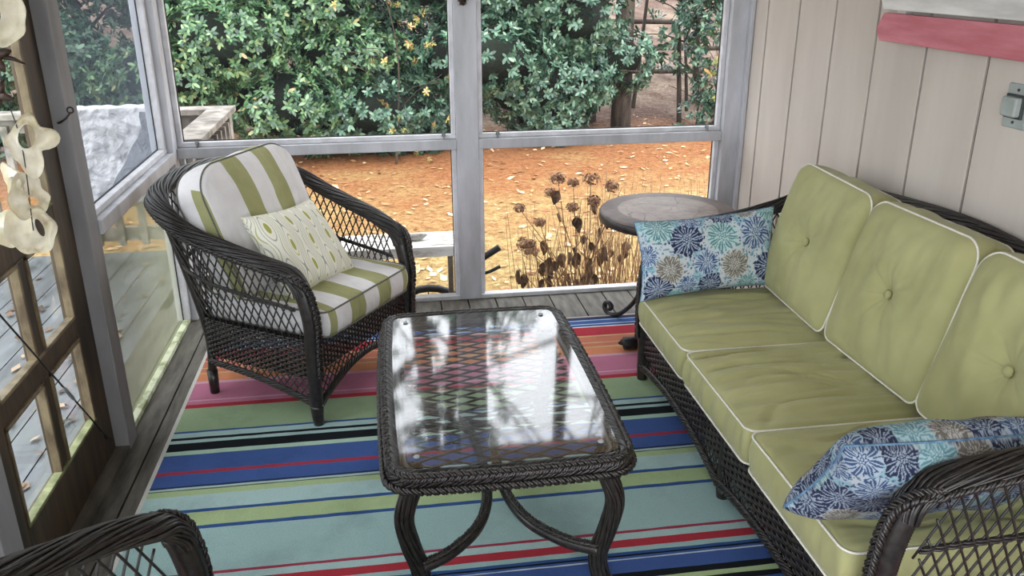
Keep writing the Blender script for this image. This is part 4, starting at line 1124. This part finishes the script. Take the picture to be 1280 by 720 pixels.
def tree(name, label, x, y, w, h, mat, seed, ncl, ls=.10, z0=-.55, trunk=.07, lob=14, depth=1.1, group='evergreen trees behind the lawn', inner=True, low=.0):
    rs = random.Random(seed); g = gz(x, y)
    root = thing(name, label, 'tree', (x, y, g), group=group)
    lobes = []
    for i in range(lob):
        t = (i+.5)/lob; zz = low+ (h-low)*(.06+.90*t); wd = w/2*(1-.65*max(0, t-.45)/.55)
        lx = rs.uniform(-1,1)*wd*.75; ly = rs.uniform(-.6,.3)*depth
        rr_ = (w*rs.uniform(.20,.32), depth*rs.uniform(.4,.6), h/lob*rs.uniform(1.1,1.8)+.12)
        lobes.append(((lx, ly, zz), rr_))
    mb = MB(); leaves(mb, lobes, ncl, ls, rs); mb.build('foliage', mat, root, smooth=False)
    if inner:  # added dark mass standing for shade inside the crown
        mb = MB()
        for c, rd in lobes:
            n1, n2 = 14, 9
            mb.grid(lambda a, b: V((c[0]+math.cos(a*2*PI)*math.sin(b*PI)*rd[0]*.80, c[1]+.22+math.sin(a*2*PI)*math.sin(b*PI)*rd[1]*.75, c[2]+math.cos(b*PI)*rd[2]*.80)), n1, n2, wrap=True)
        mb.build('shaded_crown_core', M['crown_shade'], root)
    mb = MB(); mb.tube(catmull([(0,.1,-.1), (rs.uniform(-.1,.1),.1,h*.5), (rs.uniform(-.2,.2),.1,h*.95)], 14), [trunk*(1-.8*i/13) for i in range(14)], 10)
    for i in range(7):
        z = h*rs.uniform(.15,.8); e = V((rs.uniform(-1,1)*w*.45, rs.uniform(-.6,.3)*depth, z+rs.uniform(.1,.5))); mb.tube([V((0,.1,z)), V((0,.1,z)).lerp(e,.5)+V((0,0,.05)), e], [trunk*.35, trunk*.22, .006], 6)
    mb.build('trunk', M['bark'], root)
    return root
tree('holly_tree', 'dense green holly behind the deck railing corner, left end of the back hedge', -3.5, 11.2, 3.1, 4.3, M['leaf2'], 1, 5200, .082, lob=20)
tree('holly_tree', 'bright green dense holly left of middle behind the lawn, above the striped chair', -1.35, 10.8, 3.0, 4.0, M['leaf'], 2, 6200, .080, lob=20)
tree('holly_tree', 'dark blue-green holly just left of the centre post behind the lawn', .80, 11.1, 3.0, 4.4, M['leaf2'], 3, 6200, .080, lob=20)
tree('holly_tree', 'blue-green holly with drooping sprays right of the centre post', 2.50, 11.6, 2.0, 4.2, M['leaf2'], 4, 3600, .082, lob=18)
tree('yellowing_shrub', 'thin shrub with yellow and pinkish leaves in front of the dark hollies', .10, 10.0, 1.3, 2.6, M['leaf_yellow'], 5, 40, .055, trunk=.015, lob=9, depth=.3, group=None, inner=False, low=.2)
tree('laurel_tree', 'loose leafy shrub with sparse green sprays in front of the split rail fence', 4.3, 12.0, 1.5, 3.4, M['leaf2'], 6, 850, .085, trunk=.04, lob=12, inner=False, depth=.9, low=.75)
tree('laurel_tree', 'multi-stemmed leafy tree at the far right of the right screen', 6.1, 12.6, 2.1, 3.6, M['leaf2'], 7, 1500, .085, trunk=.07, lob=11, inner=False, depth=.9, low=1.1)
tree('laurel_tree', 'low green shrub under the fence at the right of the lawn edge', 4.5, 11.8, 1.2, .7, M['leaf2'], 17, 240, .07, trunk=.02, lob=5, inner=False, depth=.5)
tree('background_tree', 'hazy blue-green tree seen through the left side screen', -5.8, 11.0, 4.0, 5.2, M['leaf2'], 8, 3800, .12, lob=20)
tree('background_tree', 'hazy green tree far left, seen through the door glass', -9.2, 10.5, 5.0, 5.5, M['leaf'], 9, 2200, .15)
tree('tall_tree', 'tall loose-crowned tree behind the hollies at the left', -2.2, 16.5, 4.0, 9.5, M['leaf2'], 21, 420, .20, trunk=.16, lob=12, inner=False, low=3.5, depth=2, group='tall trees behind the hedge')
tree('tall_tree', 'tall loose-crowned tree behind the hollies near the middle', 1.2, 17.5, 3.0, 10.5, M['leaf2'], 22, 260, .20, trunk=.16, lob=12, inner=False, low=4.5, depth=2, group='tall trees behind the hedge')
def bare(name, label, x, y, h, r, seed, lean=0, br=12, group=None):
    rs = random.Random(seed); root = thing(name, label, 'tree', (x, y, gz(x, y)), group=group)
    mb = MB(); P = catmull([(0,0,-.1), (lean*.3,0,h*.35), (lean*.6,.1,h*.7), (lean,0,h)], 20); mb.tube(P, [r*(1-.75*i/19) for i in range(20)], 10)
    mb.build('trunk', M['bark'], root); mb = MB()
    for i in range(br):
        k = rs.randint(6, 18); p = P[k]; d = V((rs.uniform(-1,1), rs.uniform(-.5,.5), rs.uniform(.2,.9))).normalized(); l = h*rs.uniform(.15,.33)
        q = [p, p+d*l*.4+V((0,0,.05)), p+d*l*.75+V((rs.uniform(-.2,.2),0,.15)), p+d*l+V((rs.uniform(-.3,.3),0,.4))]; rb = r*.32*(1-.6*k/19)
        mb.tube(q, [rb, rb*.7, rb*.45, rb*.15], 6)
        for j in range(7):
            a = q[1].lerp(q[3], rs.random()); e = a+V((rs.uniform(-1,1), rs.uniform(-.5,.5), rs.uniform(-.2,.9)))*l*.35; mb.tube([a, a.lerp(e,.5)+V((0,0,.05)), e], [rb*.25, rb*.16, rb*.05], 4)
    mb.build('branches', M['bark'], root); return root
bare('bare_tree', 'dark tree trunk rising right of the centre post behind the hollies', 3.35, 11.9, 9, .15, 1)
bare('bare_tree', 'thick dark trunk half hidden by blue-green leaves right of the centre post', 2.9, 12.4, 10, .22, 2, -.4)
bare('bare_tree', 'slim leaning bare trunk by the fence near the right post', 6.0, 13.0, 8, .09, 3, .8)
bare('bare_tree', 'slim bare sapling between fence rails in the right screen', 5.1, 13.6, 7, .06, 4, -.5)
bare('bare_tree', 'tall bare trunk behind the hollies, glimpsed at the top left of centre', 0.0, 13.2, 12, .22, 5, 1.0, 20)
bare('bare_tree', 'tall bare trunk behind the hedge left of the centre post', 1.5, 13.5, 12, .18, 6, -1.2, 20)
bare('bare_tree', 'tall bare trunk behind the deck corner hollies', -2.4, 14, 12, .2, 7, .6, 18)
bare('bare_sapling', 'thin brown sapling among the leaf litter left of the fence gap', 3.9, 13.2, 4.5, .035, 11, .5, 14, 'brown saplings by the fence')
bare('bare_sapling', 'thin forked sapling in the middle of the fence gap', 4.7, 12.9, 3.5, .03, 12, -.4, 14, 'brown saplings by the fence')
bare('bare_sapling', 'twiggy brown sapling beside the right post', 5.6, 13.4, 4.5, .04, 13, .3, 16, 'brown saplings by the fence')
tree('yellowing_shrub', 'low twiggy shrub with a few orange leaves in the fence gap', 4.6, 11.4, 1.2, 1.2, M['leaf_yellow'], 33, 16, .09, trunk=.015, lob=7, depth=.4, group=None, inner=False, low=.2)
# split rail fence
fn = thing('split_rail_fence', 'weathered horizontal rail fence on the slope beyond the trees at right', 'fence', (0, 15.6, 0))
for k, z in enumerate((.20, -.22, .66)):
    mb = MB()
    for i in range(4): mb.tube([(2.0+i*2.4, .05*(i % 2), z+.02-i*.05), (4.45+i*2.4, .05*(i % 2), z-.03-i*.05)], .045, 7)
    mb.build('fence_rail', M['bark'], fn)
for i in range(5):
    mb = MB(); mb.box(1.95+i*2.4, 2.07+i*2.4, -.06, .06, -.6, .85); mb.build('fence_post', M['bark'], fn, smooth=False)

# ================================================================== LIGHT
w = bpy.data.worlds.new('World'); bpy.context.scene.world = w; w.use_nodes = True
nt = w.node_tree; bg = nt.nodes['Background']
tc = N(nt, 'ShaderNodeTexCoord'); sp = N(nt, 'ShaderNodeSeparateXYZ'); L(nt, tc.outputs['Generated'], sp.inputs[0])
colr = ramp(nt, sp.outputs[2], [(0, (.80,.84,.88,1)), (.3, (.93,.96,1,1)), (1, (.88,.93,1,1))])
L(nt, colr, bg.inputs[0]); bg.inputs[1].default_value = 5.6
def light(kind, loc, rot, energy, **k):
    l = bpy.data.lights.new('lamp', kind); l.energy = energy
    for a, b in k.items(): setattr(l, a, b)
    o = bpy.data.objects.new('lamp', l); COL.objects.link(o); o.location = loc; o.rotation_euler = rot; return o
sun = light('SUN', (0,0,10), (math.radians(42), math.radians(-18), math.radians(20)), 1.6, angle=math.radians(25), color=(1,.97,.92)); sun.name = 'sun'

# ================================================================== CAMERA
yaw, pitch, roll, f = .1470, .3634, -.0044, 1062.53
cam = bpy.data.cameras.new('camera'); co = bpy.data.objects.new('camera', cam); COL.objects.link(co)
cam.sensor_width = 36; cam.lens = f/1280*36; cam.clip_start = .02; cam.clip_end = 200
cy, sy, cp, sp_ = math.cos(yaw), math.sin(yaw), math.cos(pitch), math.sin(pitch)
fw = V((sy*cp, cy*cp, -sp_)); rg = V((cy, -sy, 0)); up = rg.cross(fw)
r2 = rg*math.cos(roll)+up*math.sin(roll); u2 = -rg*math.sin(roll)+up*math.cos(roll)
co.matrix_world = Matrix(((r2.x, u2.x, -fw.x, 0), (r2.y, u2.y, -fw.y, 0), (r2.z, u2.z, -fw.z, 1.6), (0,0,0,1)))
sc = bpy.context.scene; sc.camera = co
sc.view_settings.view_transform = 'Standard'; sc.view_settings.look = 'None'; sc.view_settings.exposure = 0
sc.cycles.use_denoising = True
sc.cycles.max_bounces = 8; sc.cycles.transparent_max_bounces = 16; sc.cycles.caustics_reflective = False; sc.cycles.caustics_refractive = False
